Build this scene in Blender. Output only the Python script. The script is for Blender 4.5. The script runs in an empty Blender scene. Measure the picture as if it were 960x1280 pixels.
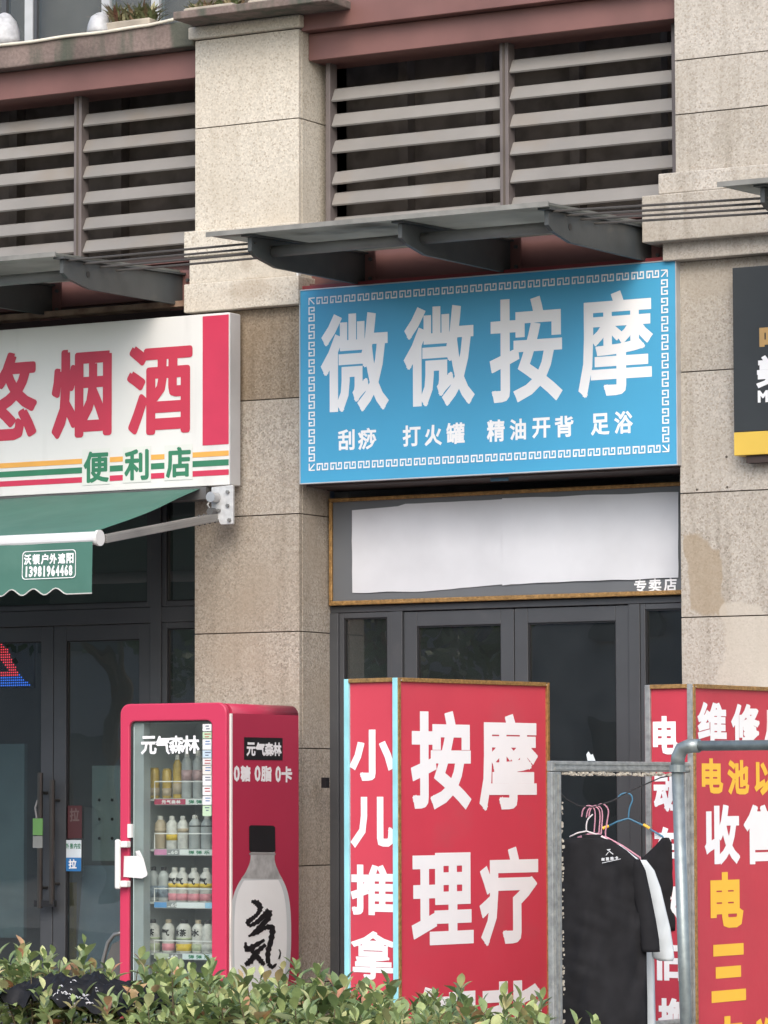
import bpy, bmesh, math, random
import numpy as np
from mathutils import Vector, Matrix, noise
from mathutils.geometry import delaunay_2d_cdt
random.seed(7)
rnd = random.Random(11)
sc = bpy.context.scene
COL = sc.collection
R_ = math.radians

# ------------------------------------------------------------------ camera
YAW, PITCH, ROLL = R_(29.886), R_(4.312), R_(-0.161)
FPX, PW, PH = 4700.0, 960.0, 1280.0
DIST = 20.9
CF = Vector((-math.sin(YAW)*math.cos(PITCH), math.cos(YAW)*math.cos(PITCH), math.sin(PITCH)))
r0 = Vector((math.cos(YAW), math.sin(YAW), 0)); u0 = r0.cross(CF)
CR = r0*math.cos(ROLL) + u0*math.sin(ROLL)
CU = -r0*math.sin(ROLL) + u0*math.cos(ROLL)
CC = Vector((DIST*math.sin(YAW), -DIST*math.cos(YAW), 1.5))
cd = bpy.data.cameras.new('camera'); cam = bpy.data.objects.new('camera', cd); COL.objects.link(cam)
cd.sensor_fit = 'HORIZONTAL'; cd.sensor_width = 36; cd.lens = FPX/PW*36; cd.clip_end = 2000; cd.clip_start = .1
m = Matrix.Identity(4)
for i in range(3):
    m[i][0], m[i][1], m[i][2], m[i][3] = CR[i], CU[i], -CF[i], CC[i]
cam.matrix_world = m; sc.camera = cam

# ------------------------------------------------------------------ light
SUN = Vector((.42, -.84, .80)).normalized()
w = bpy.data.worlds.new('World'); sc.world = w; w.use_nodes = True
nt = w.node_tree; bgn = nt.nodes['Background']
sky = nt.nodes.new('ShaderNodeTexSky'); sky.sky_type = 'NISHITA'; sky.sun_disc = False
sky.sun_elevation = math.asin(SUN.z); sky.sun_rotation = math.atan2(SUN.x, SUN.y)
sky.air_density = 1.0; sky.dust_density = 3.0; sky.ozone_density = 1.0
nt.links.new(sky.outputs[0], bgn.inputs[0]); bgn.inputs[1].default_value = .15
sd = bpy.data.lights.new('sun', 'SUN'); sd.energy = .7; sd.angle = R_(46); sd.color = (1, .985, .94)
so = bpy.data.objects.new('sun', sd); COL.objects.link(so)
so.rotation_euler = SUN.to_track_quat('Z', 'Y').to_euler(); so.location = (0, -30, 30)
sc.view_settings.view_transform = 'Standard'; sc.view_settings.look = 'None'
sc.view_settings.exposure = 0.96; sc.view_settings.gamma = 1

# ------------------------------------------------------------------ helpers
def ray(px, py): return CF + CR*((px-480)/FPX) - CU*((py-640)/FPX)
class Plane:
    """A real plane: origin o, unit u to the right, unit v up."""
    def __init__(s, o, u, v=(0, 0, 1)):
        s.o, s.u, s.v = Vector(o), Vector(u).normalized(), Vector(v).normalized(); s.n = s.u.cross(s.v)
    def uv(s, px, py):
        d = ray(px, py); t = (s.o-CC).dot(s.n)/d.dot(s.n); p = CC+d*t-s.o
        return p.dot(s.u), p.dot(s.v)
    def P(s, u, v, off=0): return s.o + s.u*u + s.v*v + s.n*off
def W(px, py, y=0.0):
    d = ray(px, py); return CC + d*((y-CC.y)/d.y)
def WX(px, py, x):
    d = ray(px, py); return CC + d*((x-CC.x)/d.x)
def FP(y): return Plane((0, y, 0), (1, 0, 0))

MATS = {}
def srgb(c):
    return tuple((x/255/12.92 if x/255 <= .04045 else ((x/255+.055)/1.055)**2.4) for x in c)
def mat(name, col, rough=.6, metal=0, var=.12, scale=6, fine=0, bump=0, bscale=60, spec=.5, stain=None, streak=False):
    """Procedural material: base colour broken up by large and small noise, optional stain colour."""
    if name in MATS: return MATS[name]
    M = bpy.data.materials.new(name); M.use_nodes = True; t = M.node_tree; L = t.links.new
    b = t.nodes['Principled BSDF']; b.inputs['Roughness'].default_value = rough; b.inputs['Metallic'].default_value = metal
    b.inputs['Specular IOR Level'].default_value = spec
    g = t.nodes.new('ShaderNodeNewGeometry')
    n = t.nodes.new('ShaderNodeTexNoise'); n.inputs['Scale'].default_value = scale; n.inputs['Detail'].default_value = 6
    L(g.outputs['Position'], n.inputs['Vector'])
    r = t.nodes.new('ShaderNodeValToRGB'); r.color_ramp.elements[0].position = .3; r.color_ramp.elements[1].position = .7
    lo = [max(0, c*(1-var)) for c in col]; hi = [min(1, c*(1+var)) for c in col]
    r.color_ramp.elements[0].color = (*lo, 1); r.color_ramp.elements[1].color = (*hi, 1)
    L(n.outputs[0], r.inputs[0]); out = r.outputs[0]
    if fine:
        n2 = t.nodes.new('ShaderNodeTexNoise'); n2.inputs['Scale'].default_value = bscale; n2.inputs['Detail'].default_value = 3
        L(g.outputs['Position'], n2.inputs['Vector'])
        r2 = t.nodes.new('ShaderNodeValToRGB'); r2.color_ramp.elements[0].position = .38; r2.color_ramp.elements[1].position = .62
        r2.color_ramp.elements[0].color = (1-fine, 1-fine, 1-fine, 1); r2.color_ramp.elements[1].color = (1+fine*.5, 1+fine*.5, 1+fine*.5, 1)
        L(n2.outputs[0], r2.inputs[0])
        mx = t.nodes.new('ShaderNodeMix'); mx.data_type = 'RGBA'; mx.blend_type = 'MULTIPLY'; mx.inputs[0].default_value = 1
        L(out, mx.inputs[6]); L(r2.outputs[0], mx.inputs[7]); out = mx.outputs[2]
    if stain:
        n3 = t.nodes.new('ShaderNodeTexNoise'); n3.inputs['Scale'].default_value = stain[2]; n3.inputs['Detail'].default_value = 5
        if streak:
            mp = t.nodes.new('ShaderNodeMapping'); mp.inputs['Scale'].default_value = (1, 1, .16)
            L(g.outputs['Position'], mp.inputs[0]); L(mp.outputs[0], n3.inputs['Vector'])
        else: L(g.outputs['Position'], n3.inputs['Vector'])
        r3 = t.nodes.new('ShaderNodeValToRGB'); r3.color_ramp.elements[0].position = stain[1]; r3.color_ramp.elements[1].position = min(1, stain[1]+.18)
        r3.color_ramp.elements[0].color = (0, 0, 0, 1); r3.color_ramp.elements[1].color = (stain[3],)*3 + (1,)
        L(n3.outputs[0], r3.inputs[0])
        mx = t.nodes.new('ShaderNodeMix'); mx.data_type = 'RGBA'
        L(r3.outputs[0], mx.inputs[0]); L(out, mx.inputs[6]); mx.inputs[7].default_value = (*stain[0], 1); out = mx.outputs[2]
    L(out, b.inputs['Base Color'])
    if bump:
        n4 = t.nodes.new('ShaderNodeTexNoise'); n4.inputs['Scale'].default_value = bscale; n4.inputs['Detail'].default_value = 4
        L(g.outputs['Position'], n4.inputs['Vector'])
        bp = t.nodes.new('ShaderNodeBump'); bp.inputs['Strength'].default_value = bump; bp.inputs['Distance'].default_value = .01
        L(n4.outputs[0], bp.inputs['Height']); L(bp.outputs[0], b.inputs['Normal'])
    MATS[name] = M; return M
def granite(name, col, cols2, amp=.16, streak=.3, stains=()):
    """speckled granite: random grey per crystal, tone per slab, rain streaks and the stains the photo shows (centre, radius, colour, strength)"""
    M = bpy.data.materials.new(name); M.use_nodes = True; t = M.node_tree; L = t.links.new
    b = t.nodes['Principled BSDF']; b.inputs['Roughness'].default_value = .8; b.inputs['Specular IOR Level'].default_value = .3
    g = t.nodes.new('ShaderNodeNewGeometry'); pos = g.outputs['Position']
    def mixc(bt, fac, a, c):
        x = t.nodes.new('ShaderNodeMix'); x.data_type = 'RGBA'; x.blend_type = bt
        for s_, v in ((0, fac), (6, a), (7, c)):
            if isinstance(v, (int, float)): x.inputs[s_].default_value = v
            elif isinstance(v, tuple): x.inputs[s_].default_value = (*v, 1)
            else: L(v, x.inputs[s_])
        return x.outputs[2]
    def rng(v, a, c, lo=0., hi=1.):
        x = t.nodes.new('ShaderNodeMapRange'); x.inputs[1].default_value = lo; x.inputs[2].default_value = hi; x.inputs[3].default_value = a; x.inputs[4].default_value = c; L(v, x.inputs[0]); return x.outputs[0]
    def noi(sc_, det=5, vec=None):
        x = t.nodes.new('ShaderNodeTexNoise'); x.inputs['Scale'].default_value = sc_; x.inputs['Detail'].default_value = det; L(vec or pos, x.inputs['Vector']); return x.outputs[0]
    vo = t.nodes.new('ShaderNodeTexVoronoi'); vo.inputs['Scale'].default_value = 115; L(pos, vo.inputs['Vector'])
    sp = t.nodes.new('ShaderNodeSeparateColor'); L(vo.outputs['Color'], sp.inputs[0])
    out = mixc('MULTIPLY', 1., col, mixc('MIX', rng(sp.outputs[0], 0, 1), (1-amp,)*3, (1+amp*.7,)*3))
    dk = t.nodes.new('ShaderNodeMath'); dk.operation = 'GREATER_THAN'; dk.inputs[1].default_value = .86; L(sp.outputs[1], dk.inputs[0])
    out = mixc('MULTIPLY', rng(dk.outputs[0], 0, .55), out, (.62, .56, .50))
    out = mixc('MIX', rng(noi(1.6), 0, .8, .42, .72), out, cols2)
    oi = t.nodes.new('ShaderNodeObjectInfo'); out = mixc('MULTIPLY', 1., out, mixc('MIX', oi.outputs['Random'], (.90, .89, .87), (1.05, 1.05, 1.05)))
    mp = t.nodes.new('ShaderNodeMapping'); mp.inputs['Scale'].default_value = (1, 1, .07); L(pos, mp.inputs[0])
    out = mixc('MULTIPLY', rng(noi(13, 4, mp.outputs[0]), 0, streak, .5, .72), out, (.55, .52, .47))
    for (c, rad, cc, stg) in stains:
        vd = t.nodes.new('ShaderNodeVectorMath'); vd.operation = 'SUBTRACT'; vd.inputs[1].default_value = c; L(pos, vd.inputs[0])
        vm = t.nodes.new('ShaderNodeVectorMath'); vm.operation = 'MULTIPLY'; vm.inputs[1].default_value = (1/rad[0], 0, 1/rad[1]); L(vd.outputs[0], vm.inputs[0])
        sharp = stg > .62
        if sharp:   # patch with angular edges, where a coating has come off
            ab = t.nodes.new('ShaderNodeVectorMath'); ab.operation = 'ABSOLUTE'; L(vm.outputs[0], ab.inputs[0]); sx = t.nodes.new('ShaderNodeSeparateXYZ'); L(ab.outputs[0], sx.inputs[0])
            mxx = t.nodes.new('ShaderNodeMath'); mxx.operation = 'MAXIMUM'; L(sx.outputs[0], mxx.inputs[0]); L(sx.outputs[2], mxx.inputs[1]); dist = mxx.outputs[0]
        else:
            ln = t.nodes.new('ShaderNodeVectorMath'); ln.operation = 'LENGTH'; L(vm.outputs[0], ln.inputs[0]); dist = ln.outputs['Value']
        ad = t.nodes.new('ShaderNodeMath'); ad.operation = 'ADD'; L(dist, ad.inputs[0]); L(rng(noi(4 if sharp else 7, 7), -1., 1.), ad.inputs[1])
        out = mixc('MIX', rng(ad.outputs[0], stg, 0, .88 if sharp else .7, .98 if sharp else 1.2), out, cc)
    L(out, b.inputs['Base Color'])
    n4 = t.nodes.new('ShaderNodeTexNoise'); n4.inputs['Scale'].default_value = 90; L(pos, n4.inputs['Vector'])
    bp = t.nodes.new('ShaderNodeBump'); bp.inputs['Strength'].default_value = .25; bp.inputs['Distance'].default_value = .004; L(n4.outputs[0], bp.inputs['Height']); L(bp.outputs[0], b.inputs['Normal'])
    MATS[name] = M; return M
def glass_mat(name, tint=(.8, .85, .85), refl=1.45, rough=0.0, haze=.05):
    M = bpy.data.materials.new(name); M.use_nodes = True; t = M.node_tree; t.nodes.clear(); L = t.links.new
    o = t.nodes.new('ShaderNodeOutputMaterial'); tr = t.nodes.new('ShaderNodeBsdfTransparent'); gl = t.nodes.new('ShaderNodeBsdfGlossy')
    fr = t.nodes.new('ShaderNodeFresnel'); fr.inputs[0].default_value = refl; mx = t.nodes.new('ShaderNodeMixShader')
    tr.inputs[0].default_value = (*tint, 1); gl.inputs['Roughness'].default_value = rough
    n = t.nodes.new('ShaderNodeTexNoise'); n.inputs['Scale'].default_value = 1.7
    g = t.nodes.new('ShaderNodeNewGeometry'); L(g.outputs['Position'], n.inputs['Vector'])
    bp = t.nodes.new('ShaderNodeBump'); bp.inputs['Strength'].default_value = .08; bp.inputs['Distance'].default_value = .02
    L(n.outputs[0], bp.inputs['Height']); L(bp.outputs[0], gl.inputs['Normal'])
    df = t.nodes.new('ShaderNodeBsdfDiffuse'); df.inputs[0].default_value = (.42, .45, .47, 1); m2 = t.nodes.new('ShaderNodeMixShader')  # grey film like dust, its pale haze added to brighten the black panes
    n2 = t.nodes.new('ShaderNodeTexNoise'); n2.inputs['Scale'].default_value = 5; n2.inputs['Detail'].default_value = 6; L(g.outputs['Position'], n2.inputs['Vector'])
    mr = t.nodes.new('ShaderNodeMapRange'); mr.inputs[3].default_value = haze*.4; mr.inputs[4].default_value = haze*1.6; L(n2.outputs[0], mr.inputs[0]); L(mr.outputs[0], m2.inputs[0])
    L(tr.outputs[0], m2.inputs[1]); L(df.outputs[0], m2.inputs[2])
    bf = t.nodes.new('ShaderNodeMath'); bf.operation = 'SUBTRACT'; bf.inputs[0].default_value = 1; L(g.outputs['Backfacing'], bf.inputs[1])
    fm = t.nodes.new('ShaderNodeMath'); fm.operation = 'MULTIPLY'; L(fr.outputs[0], fm.inputs[0]); L(bf.outputs[0], fm.inputs[1])
    L(fm.outputs[0], mx.inputs[0]); L(m2.outputs[0], mx.inputs[1]); L(gl.outputs[0], mx.inputs[2]); L(mx.outputs[0], o.inputs[0])
    MATS[name] = M; return M

class MB:
    """Collects shapes in world coordinates; build() links them as ONE mesh object."""
    def __init__(s): s.v, s.f = [], []
    def add(s, vs, fs):
        k = len(s.v); s.v += [Vector(v) for v in vs]; s.f += [tuple(i+k for i in f) for f in fs]; return s
    def hexa(s, p): # 8 points: bottom 4 ccw, top 4 ccw
        return s.add(p, [(3, 2, 1, 0), (4, 5, 6, 7), (0, 1, 5, 4), (1, 2, 6, 5), (2, 3, 7, 6), (3, 0, 4, 7)])
    def box(s, x0, x1, y0, y1, z0, z1):
        return s.hexa([(x0, y0, z0), (x1, y0, z0), (x1, y1, z0), (x0, y1, z0), (x0, y0, z1), (x1, y0, z1), (x1, y1, z1), (x0, y1, z1)])
    def pbox(s, pl, u0, u1, v0, v1, d0, d1):
        """box on a plane, offsets d0 (back) .. d1 (front, toward the normal)"""
        P = pl.P
        return s.hexa([P(u0, v0, d1), P(u1, v0, d1), P(u1, v0, d0), P(u0, v0, d0), P(u0, v1, d1), P(u1, v1, d1), P(u1, v1, d0), P(u0, v1, d0)])
    def tube(s, pts, r, n=8, cap=True):
        pts = [Vector(p) for p in pts]; rings = []; rr = r if isinstance(r, (list, tuple)) else [r]*len(pts)
        up = None
        for i, p in enumerate(pts):
            d = (pts[min(i+1, len(pts)-1)]-pts[max(i-1, 0)]).normalized()
            if up is None: up = d.orthogonal().normalized()
            up = (up - d*up.dot(d)); up = up.normalized() if up.length > 1e-5 else d.orthogonal().normalized()
            b = d.cross(up); rings.append([p+(up*math.cos(a)+b*math.sin(a))*rr[i] for a in [2*math.pi*j/n for j in range(n)]])
        vs = [v for g in rings for v in g]; fs = []
        for i in range(len(rings)-1):
            for j in range(n):
                a, b2 = i*n+j, i*n+(j+1) % n; fs.append((a, b2, b2+n, a+n))
        if cap: fs += [tuple(range(n))[::-1], tuple(range((len(rings)-1)*n, len(rings)*n))]
        return s.add(vs, fs)
    def prism(s, poly, off):
        """poly: world points of a planar polygon; off: extrusion vector"""
        n = len(poly); p = [Vector(q) for q in poly]; o = Vector(off)
        return s.add(p+[q+o for q in p], [tuple(range(n)), tuple(range(2*n-1, n-1, -1))]+[(i, i+n, (i+1) % n+n, (i+1) % n) for i in range(n)])
    def lathe(s, c, prof, n=12, axis='z'):
        vs, fs = [], []
        for r, h in prof:
            for j in range(n):
                a = 2*math.pi*j/n; vs.append(Vector(c)+Vector((r*math.cos(a), r*math.sin(a), h)))
        for i in range(len(prof)-1):
            for j in range(n):
                a, b = i*n+j, i*n+(j+1) % n; fs.append((a, b, b+n, a+n))
        fs += [tuple(range(n))[::-1], tuple(range((len(prof)-1)*n, len(prof)*n))]
        return s.add(vs, fs)
    def build(s, name, M, parent=None, smooth=False, bevel=0, kind=None, label=None):
        me = bpy.data.meshes.new(name)
        off = parent.get('_o') if parent else None; off = Vector(off) if off is not None else Vector((0, 0, 0))
        if parent is None and s.v and kind != 'structure':
            xs = [v.x for v in s.v]; ys = [v.y for v in s.v]; zs = [v.z for v in s.v]
            off = Vector(((min(xs)+max(xs))/2, (min(ys)+max(ys))/2, min(zs)))
        me.from_pydata([tuple(v-off) for v in s.v], [], s.f); me.update()
        bm = bmesh.new(); bm.from_mesh(me); bmesh.ops.recalc_face_normals(bm, faces=bm.faces)
        bm.to_mesh(me); bm.free()
        if smooth:
            for p in me.polygons: p.use_smooth = True
        o = bpy.data.objects.new(name, me); COL.objects.link(o)
        if isinstance(M, (list, tuple)):
            for q in M: me.materials.append(q)
        else: me.materials.append(M)
        if parent: o.parent = parent
        else: o.location = off
        o['_o'] = tuple(off)
        if bevel:
            b = o.modifiers.new('bevel', 'BEVEL'); b.width = bevel; b.segments = 2; b.limit_method = 'ANGLE'; b.angle_limit = R_(40)
        if kind: o['kind'] = kind
        if label: o['label'] = label
        return o
def thing(name, label, cat, loc, group=None):
    o = bpy.data.objects.new(name, None); COL.objects.link(o); o.location = loc; o['_o'] = tuple(loc)
    o['label'] = label; o['category'] = cat
    if group: o['group'] = group
    return o
def tag(o, label, cat, group=None):
    o['label'] = label; o['category'] = cat
    if group: o['group'] = group
    return o

# ---- lettering: outlines of Blender's own built-in font, thickened into bold strokes
GL = {}
def glyph(ch):
    if ch in GL: return GL[ch]
    c = bpy.data.curves.new('g', 'FONT'); c.body = ch; c.resolution_u = 2
    o = bpy.data.objects.new('g', c); COL.objects.link(o)
    bpy.context.view_layer.update()
    me = bpy.data.meshes.new_from_object(o.evaluated_get(bpy.context.evaluated_depsgraph_get()))
    me.calc_loop_triangles(); v = [(p.co.x, p.co.y) for p in me.vertices]; f = [tuple(p.vertices) for p in me.loop_triangles]
    cnt = {}
    for p in f:
        for i in range(len(p)):
            k = tuple(sorted((p[i], p[(i+1) % len(p)]))); cnt[k] = cnt.get(k, 0)+1
    # outlines come as separate islands, so doubled coordinates are merged before edges are counted
    e = [k for k, n in cnt.items() if n == 1]
    bpy.data.objects.remove(o); bpy.data.meshes.remove(me); bpy.data.curves.remove(c)
    GL[ch] = (v, f, e); return GL[ch]
def put_glyph(mb, pl, ch, u0, u1, v0, v1, w, rnd_ends=False, off=.003, fn=None):
    """the thickened strokes are merged into one flat, non-overlapping shape before they are placed"""
    v, f, e = glyph(ch)
    xs = [p[0] for p in v]; ys = [p[1] for p in v]; a, b, c, d = min(xs), max(xs), min(ys), max(ys)
    if b-a < 1e-6: b = a+1e-3
    if d-c < .08: ym = (c+d)/2; c, d = ym-.4, ym+.4
    sx = (u1-u0-2*w)/(b-a); sy = (v1-v0-2*w)/(d-c)
    q = [Vector((u0+w+(x-a)*sx, v0+w+(y-c)*sy)) for x, y in v]
    V2 = list(q); F2 = [list(p) for p in f]
    nb = {}
    for i, j in e: nb.setdefault(i, []).append(j); nb.setdefault(j, []).append(i)
    def ext(i, t):   # outward extension at vertex i of an edge leaving along t: square at sharp corners, mitred on curves
        o = [k for k in nb[i]]
        if len(o) != 2 or rnd_ends: return 0
        a, b = (q[o[0]]-q[i]), (q[o[1]]-q[i])
        if a.length < 1e-6 or b.length < 1e-6: return 0
        c = max(-1, min(1, a.normalized().dot(b.normalized()))); turn = math.pi-math.acos(c)
        return w*min(1, math.tan(min(turn, 1.5)/2))
    for i, j in e:
        p0, p1 = q[i], q[j]; t = p1-p0
        if t.length < 1e-5: continue
        t = t.normalized(); n = Vector((-t.y, t.x)); e0, e1 = ext(i, t), ext(j, t)
        k = len(V2); V2 += [p0-t*e0-n*w, p1+t*e1-n*w, p1+t*e1+n*w, p0-t*e0+n*w]; F2.append([k, k+1, k+2, k+3])
        if rnd_ends:
            k = len(V2); V2 += [Vector((p0.x+w*math.cos(z*math.pi/4+.39), p0.y+w*math.sin(z*math.pi/4+.39))) for z in range(8)]; F2.append(list(range(k, k+8)))
    ed = [(p[k], p[(k+1) % len(p)]) for p in F2 for k in range(len(p))]
    r = delaunay_2d_cdt(V2, ed, [], 0, 1e-6)
    A = np.array([tuple(p) for p in r[0]]); T = np.array([t[:3] for t in r[2]])
    C = A[T].mean(1); hit = np.zeros(len(C), bool)
    for p in F2:
        g = np.array([tuple(V2[k]) for k in p]); h = np.roll(g, -1, 0); ee = h-g
        cr = ee[None, :, 0]*(C[:, None, 1]-g[None, :, 1])-ee[None, :, 1]*(C[:, None, 0]-g[None, :, 0])
        if len(p) <= 4 or rnd_ends: hit |= (cr > -1e-12).all(1) | (cr < 1e-12).all(1)
    keep = [tuple(t) for t in T[hit]]
    P = (lambda x, y, o: pl.P(x, y, o+fn(x, y))) if fn else pl.P
    mb.add([P(p.x, p.y, off) for p in r[0]], keep)
def text_px(pl, items, w, name, M, parent, rnd_ends=False, off=.003, label=None, fn=None):
    """items: (character, (x0, y0, x1, y1)) as measured on the plane's face; w stroke half-width in metres"""
    for ch, (x0, y0, x1, y1) in items:
        mb = MB(); ym, xm = (y0+y1)/2, (x0+x1)/2
        put_glyph(mb, pl, ch, pl.uv(x0, ym)[0], pl.uv(x1, ym)[0], pl.uv(xm, y1)[1], pl.uv(xm, y0)[1], w, rnd_ends, off, fn)
        mb.build('character', M, parent)
def spread(s, x0, y0, x1, y1, gap=.12, slope=0):
    n = len(s); wch = (x1-x0)/(n-(gap)); out = []
    for i, ch in enumerate(s):
        a = x0+i*wch; dy = slope*(a-x0)
        ins = wch*.26 if ch == '1' else 0
        if ch != ' ': out.append((ch, (a+ins, y0+dy, a+wch*(1-gap)-ins, y1+dy)))
    return out

# ------------------------------------------------------------------ materials
def PC(px, py): return tuple(W(px, py, 0))
STONE_UP = granite('granite_cream', (.57, .53, .455), (.47, .42, .34), .17, .18, [(PC(318, 364), (.20, .07), (.34, .27, .19), .45), (PC(312, 328), (.05, .06), (.33, .28, .22), .5)])
STONE_LOW = granite('granite_tan', (.395, .36, .31), (.33, .28, .22), .30, .3)
STONE_RT = granite('granite_grey', (.46, .43, .385), (.38, .345, .29), .20, .5, [(PC(882, 722), (.11, .20), (.30, .235, .155), .65), (PC(935, 805), (.16, .22), (.49, .45, .385), .65), (PC(885, 350), (.2, .1), (.36, .32, .26), .5)])
STONE_BROWN = granite('granite_brown', (.31, .26, .20), (.20, .145, .09), .30, .5)
JOINT = mat('joint_dark', (.09, .075, .06), .9)
REDSTEEL = mat('painted_steel_maroon', (.175, .082, .072), .55, var=.15, scale=3, stain=((.13, .07, .06), .55, 2.2, .5), streak=True)
COPING = mat('coping_concrete', (.165, .125, .11), .85, var=.3, scale=3, fine=.15, bump=.3, bscale=50, stain=((.055, .07, .05), .44, 8, .8), streak=True)
LOUVRE = mat('louvre_aluminium', (.225, .215, .20), .55, var=.14, scale=2, stain=((.22, .19, .155), .52, 3, .6))
LOUVFR = mat('louvre_frame', (.135, .115, .11), .5, var=.12)
DARKSTEEL = mat('bracket_steel', (.062, .068, .068), .5, var=.2, scale=4, bump=.05, stain=((.14, .13, .11), .6, 5, .5))
CANOPY = mat('canopy_sheet', (.20, .203, .187), .5, var=.22, scale=2, stain=((.08, .08, .07), .55, 2.5, .8))
def translucent(M, fac, k=2.0):
    t = M.node_tree; b = t.nodes['Principled BSDF']; tr = t.nodes.new('ShaderNodeBsdfTranslucent'); mx = t.nodes.new('ShaderNodeMixShader'); mx.inputs[0].default_value = fac
    src = b.inputs['Base Color'].links[0].from_socket; g = t.nodes.new('ShaderNodeHueSaturation'); g.inputs['Value'].default_value = k; t.links.new(src, g.inputs['Color']); t.links.new(g.outputs[0], tr.inputs[0])
    t.links.new(b.outputs[0], mx.inputs[1]); t.links.new(tr.outputs[0], mx.inputs[2]); t.links.new(mx.outputs[0], t.nodes['Material Output'].inputs[0])
translucent(CANOPY, .5, 2.4)
RUST = mat('rusty_strip', (.28, .20, .14), .8, var=.3, scale=9, stain=((.13, .06, .035), .5, 7, .9))
CRIMSON = mat('crimson_trim', (.24, .035, .04), .5)
SOFFIT = mat('soffit_brown', (.045, .03, .026), .7)
DOORFR = mat('door_frame_grey', (.058, .062, .068), .42, var=.1, scale=3, stain=((.09, .09, .09), .6, 8, .4))
PANELGREY = mat('fascia_grey', (.125, .135, .145), .5, var=.06, scale=3)
GOLD = mat('gold_moulding', (.33, .19, .065), .38, metal=.35, var=.35, scale=55, bump=.6, bscale=130)
PAPER = mat('paper_white', (.60, .62, .65), .7, var=.07, scale=3)
WHITE = mat('sign_white', (.70, .70, .68), .35, var=.04, scale=1.5, stain=((.42, .42, .40), .60, 4, .45), streak=True)
SIGNSIDE = mat('sign_side', (.52, .52, .53), .4, var=.08)
BLUE = mat('sign_blue', (.06, .34, .57), .38, var=.05, scale=1.2)
SILVER = mat('sign_edge', (.55, .56, .57), .35, metal=.4, var=.1)
LETWHITE = mat('letter_white', (.83, .84, .85), .45, var=.02)
LETRED = mat('letter_red', (.50, .035, .07), .4, var=.05)
LETGREEN = mat('letter_green', (.035, .19, .10), .4, var=.08)
STRORANGE = mat('stripe_orange', (.75, .38, .08), .4, var=.04)
STRRED = mat('stripe_red', (.55, .035, .085), .4, var=.05)
PALE = mat('letter_backing', (.66, .68, .64), .4, var=.03)
REDCLOTH = mat('banner_red', (.56, .050, .080), .42, var=.07, scale=1.4, bump=.30, bscale=5, stain=((.48, .08, .10), .56, 3, .5))
REDCLOTH2 = mat('banner_red_far', (.48, .038, .063), .45, var=.10, scale=2.0, bump=.35, bscale=6)
CYAN = mat('trim_cyan', (.30, .66, .72), .4)
YELLOW = mat('letter_yellow', (.85, .50, .05), .45, var=.03)
AWN = mat('awning_green', (.055, .155, .12), .7, var=.10, scale=2.5, stain=((.085, .19, .15), .52, 3, .5), bump=.35, bscale=7)
AWNEDGE = mat('awning_edge', (.5, .5, .48), .7)
ALU = mat('aluminium', (.55, .55, .55), .35, metal=.7, var=.1, scale=6)
ALUWHITE = mat('white_enamel_bar', (.68, .69, .70), .35, var=.05, scale=5)
GALV = mat('galvanised_pipe', (.27, .31, .31), .42, metal=.55, var=.16, scale=25, stain=((.22, .25, .25), .55, 30, .5))
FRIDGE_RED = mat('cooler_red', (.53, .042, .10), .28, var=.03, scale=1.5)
FRIDGE_SHADED = mat('cooler_shaded_red', (.42, .032, .075), .35, var=.05, scale=1.5)  # the cooler red again, darkened: the side's shade is put into the colour
FRIDGE_IN = mat('cooler_lining', (.62, .66, .65), .5, var=.06)
PLWHITE = mat('plastic_white', (.72, .72, .70), .4, var=.03)
BLACKPL = mat('plastic_black', (.018, .018, .02), .3)
BLACKCL = mat('cloth_black', (.014, .014, .016), .85, spec=.2, var=.2, scale=12)
WHITECL = mat('cloth_white', (.52, .56, .58), .85, var=.05, scale=8)
PINK = mat('hanger_pink', (.55, .26, .33), .4)
HBLUE = mat('hanger_blue', (.05, .17, .27), .4)
PROFILE = mat('aluminium_profile', (.34, .35, .34), .45, metal=.5, var=.25, scale=30, stain=((.5, .49, .45), .55, 40, .6))
WALLDARK = mat('interior_wall', (.3, .3, .3), .9, var=.25, scale=.8)
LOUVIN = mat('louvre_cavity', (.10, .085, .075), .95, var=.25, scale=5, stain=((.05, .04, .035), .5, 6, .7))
GLASS = glass_mat('window_glass', (.62, .68, .68), 2.3, haze=.03)
GLASSF = glass_mat('cooler_glass', (.9, .93, .92), 1.4, haze=.03)
GROUND = mat('pavement', (.24, .23, .21), .85, var=.15, scale=1.2, fine=.15, bscale=60)
ASPH = mat('asphalt', (.05, .05, .052), .9, var=.15, scale=2, fine=.2)
BLACKSIGN = mat('sign_charcoal', (.026, .030, .032), .4, var=.08)
SIGNYEL = mat('sign_yellow', (.66, .45, .07), .4, var=.04)
TAN = mat('letter_tan', (.48, .30, .11), .45)
POTCON = mat('pot_concrete', (.36, .32, .26), .85, var=.2, scale=8)
STEM = mat('stem_brown', (.10, .075, .04), .8)

# ------------------------------------------------------------------ ground and rooms
MB().box(-60, 70, -8.5, 6, -.3, 0).build('pavement', GROUND, kind='structure')
MB().box(-60, 70, -20, -8.5, -.35, -.13).build('road', ASPH, kind='structure')
MB().box(-60, 70, -8.65, -8.5, -.35, .004).build('kerb', mat('kerb_stone', (.3, .29, .27), .85), kind='structure')
MB().box(-300, 300, -300, -20, -.6, -.14).build('ground', GROUND, kind='structure')

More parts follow.
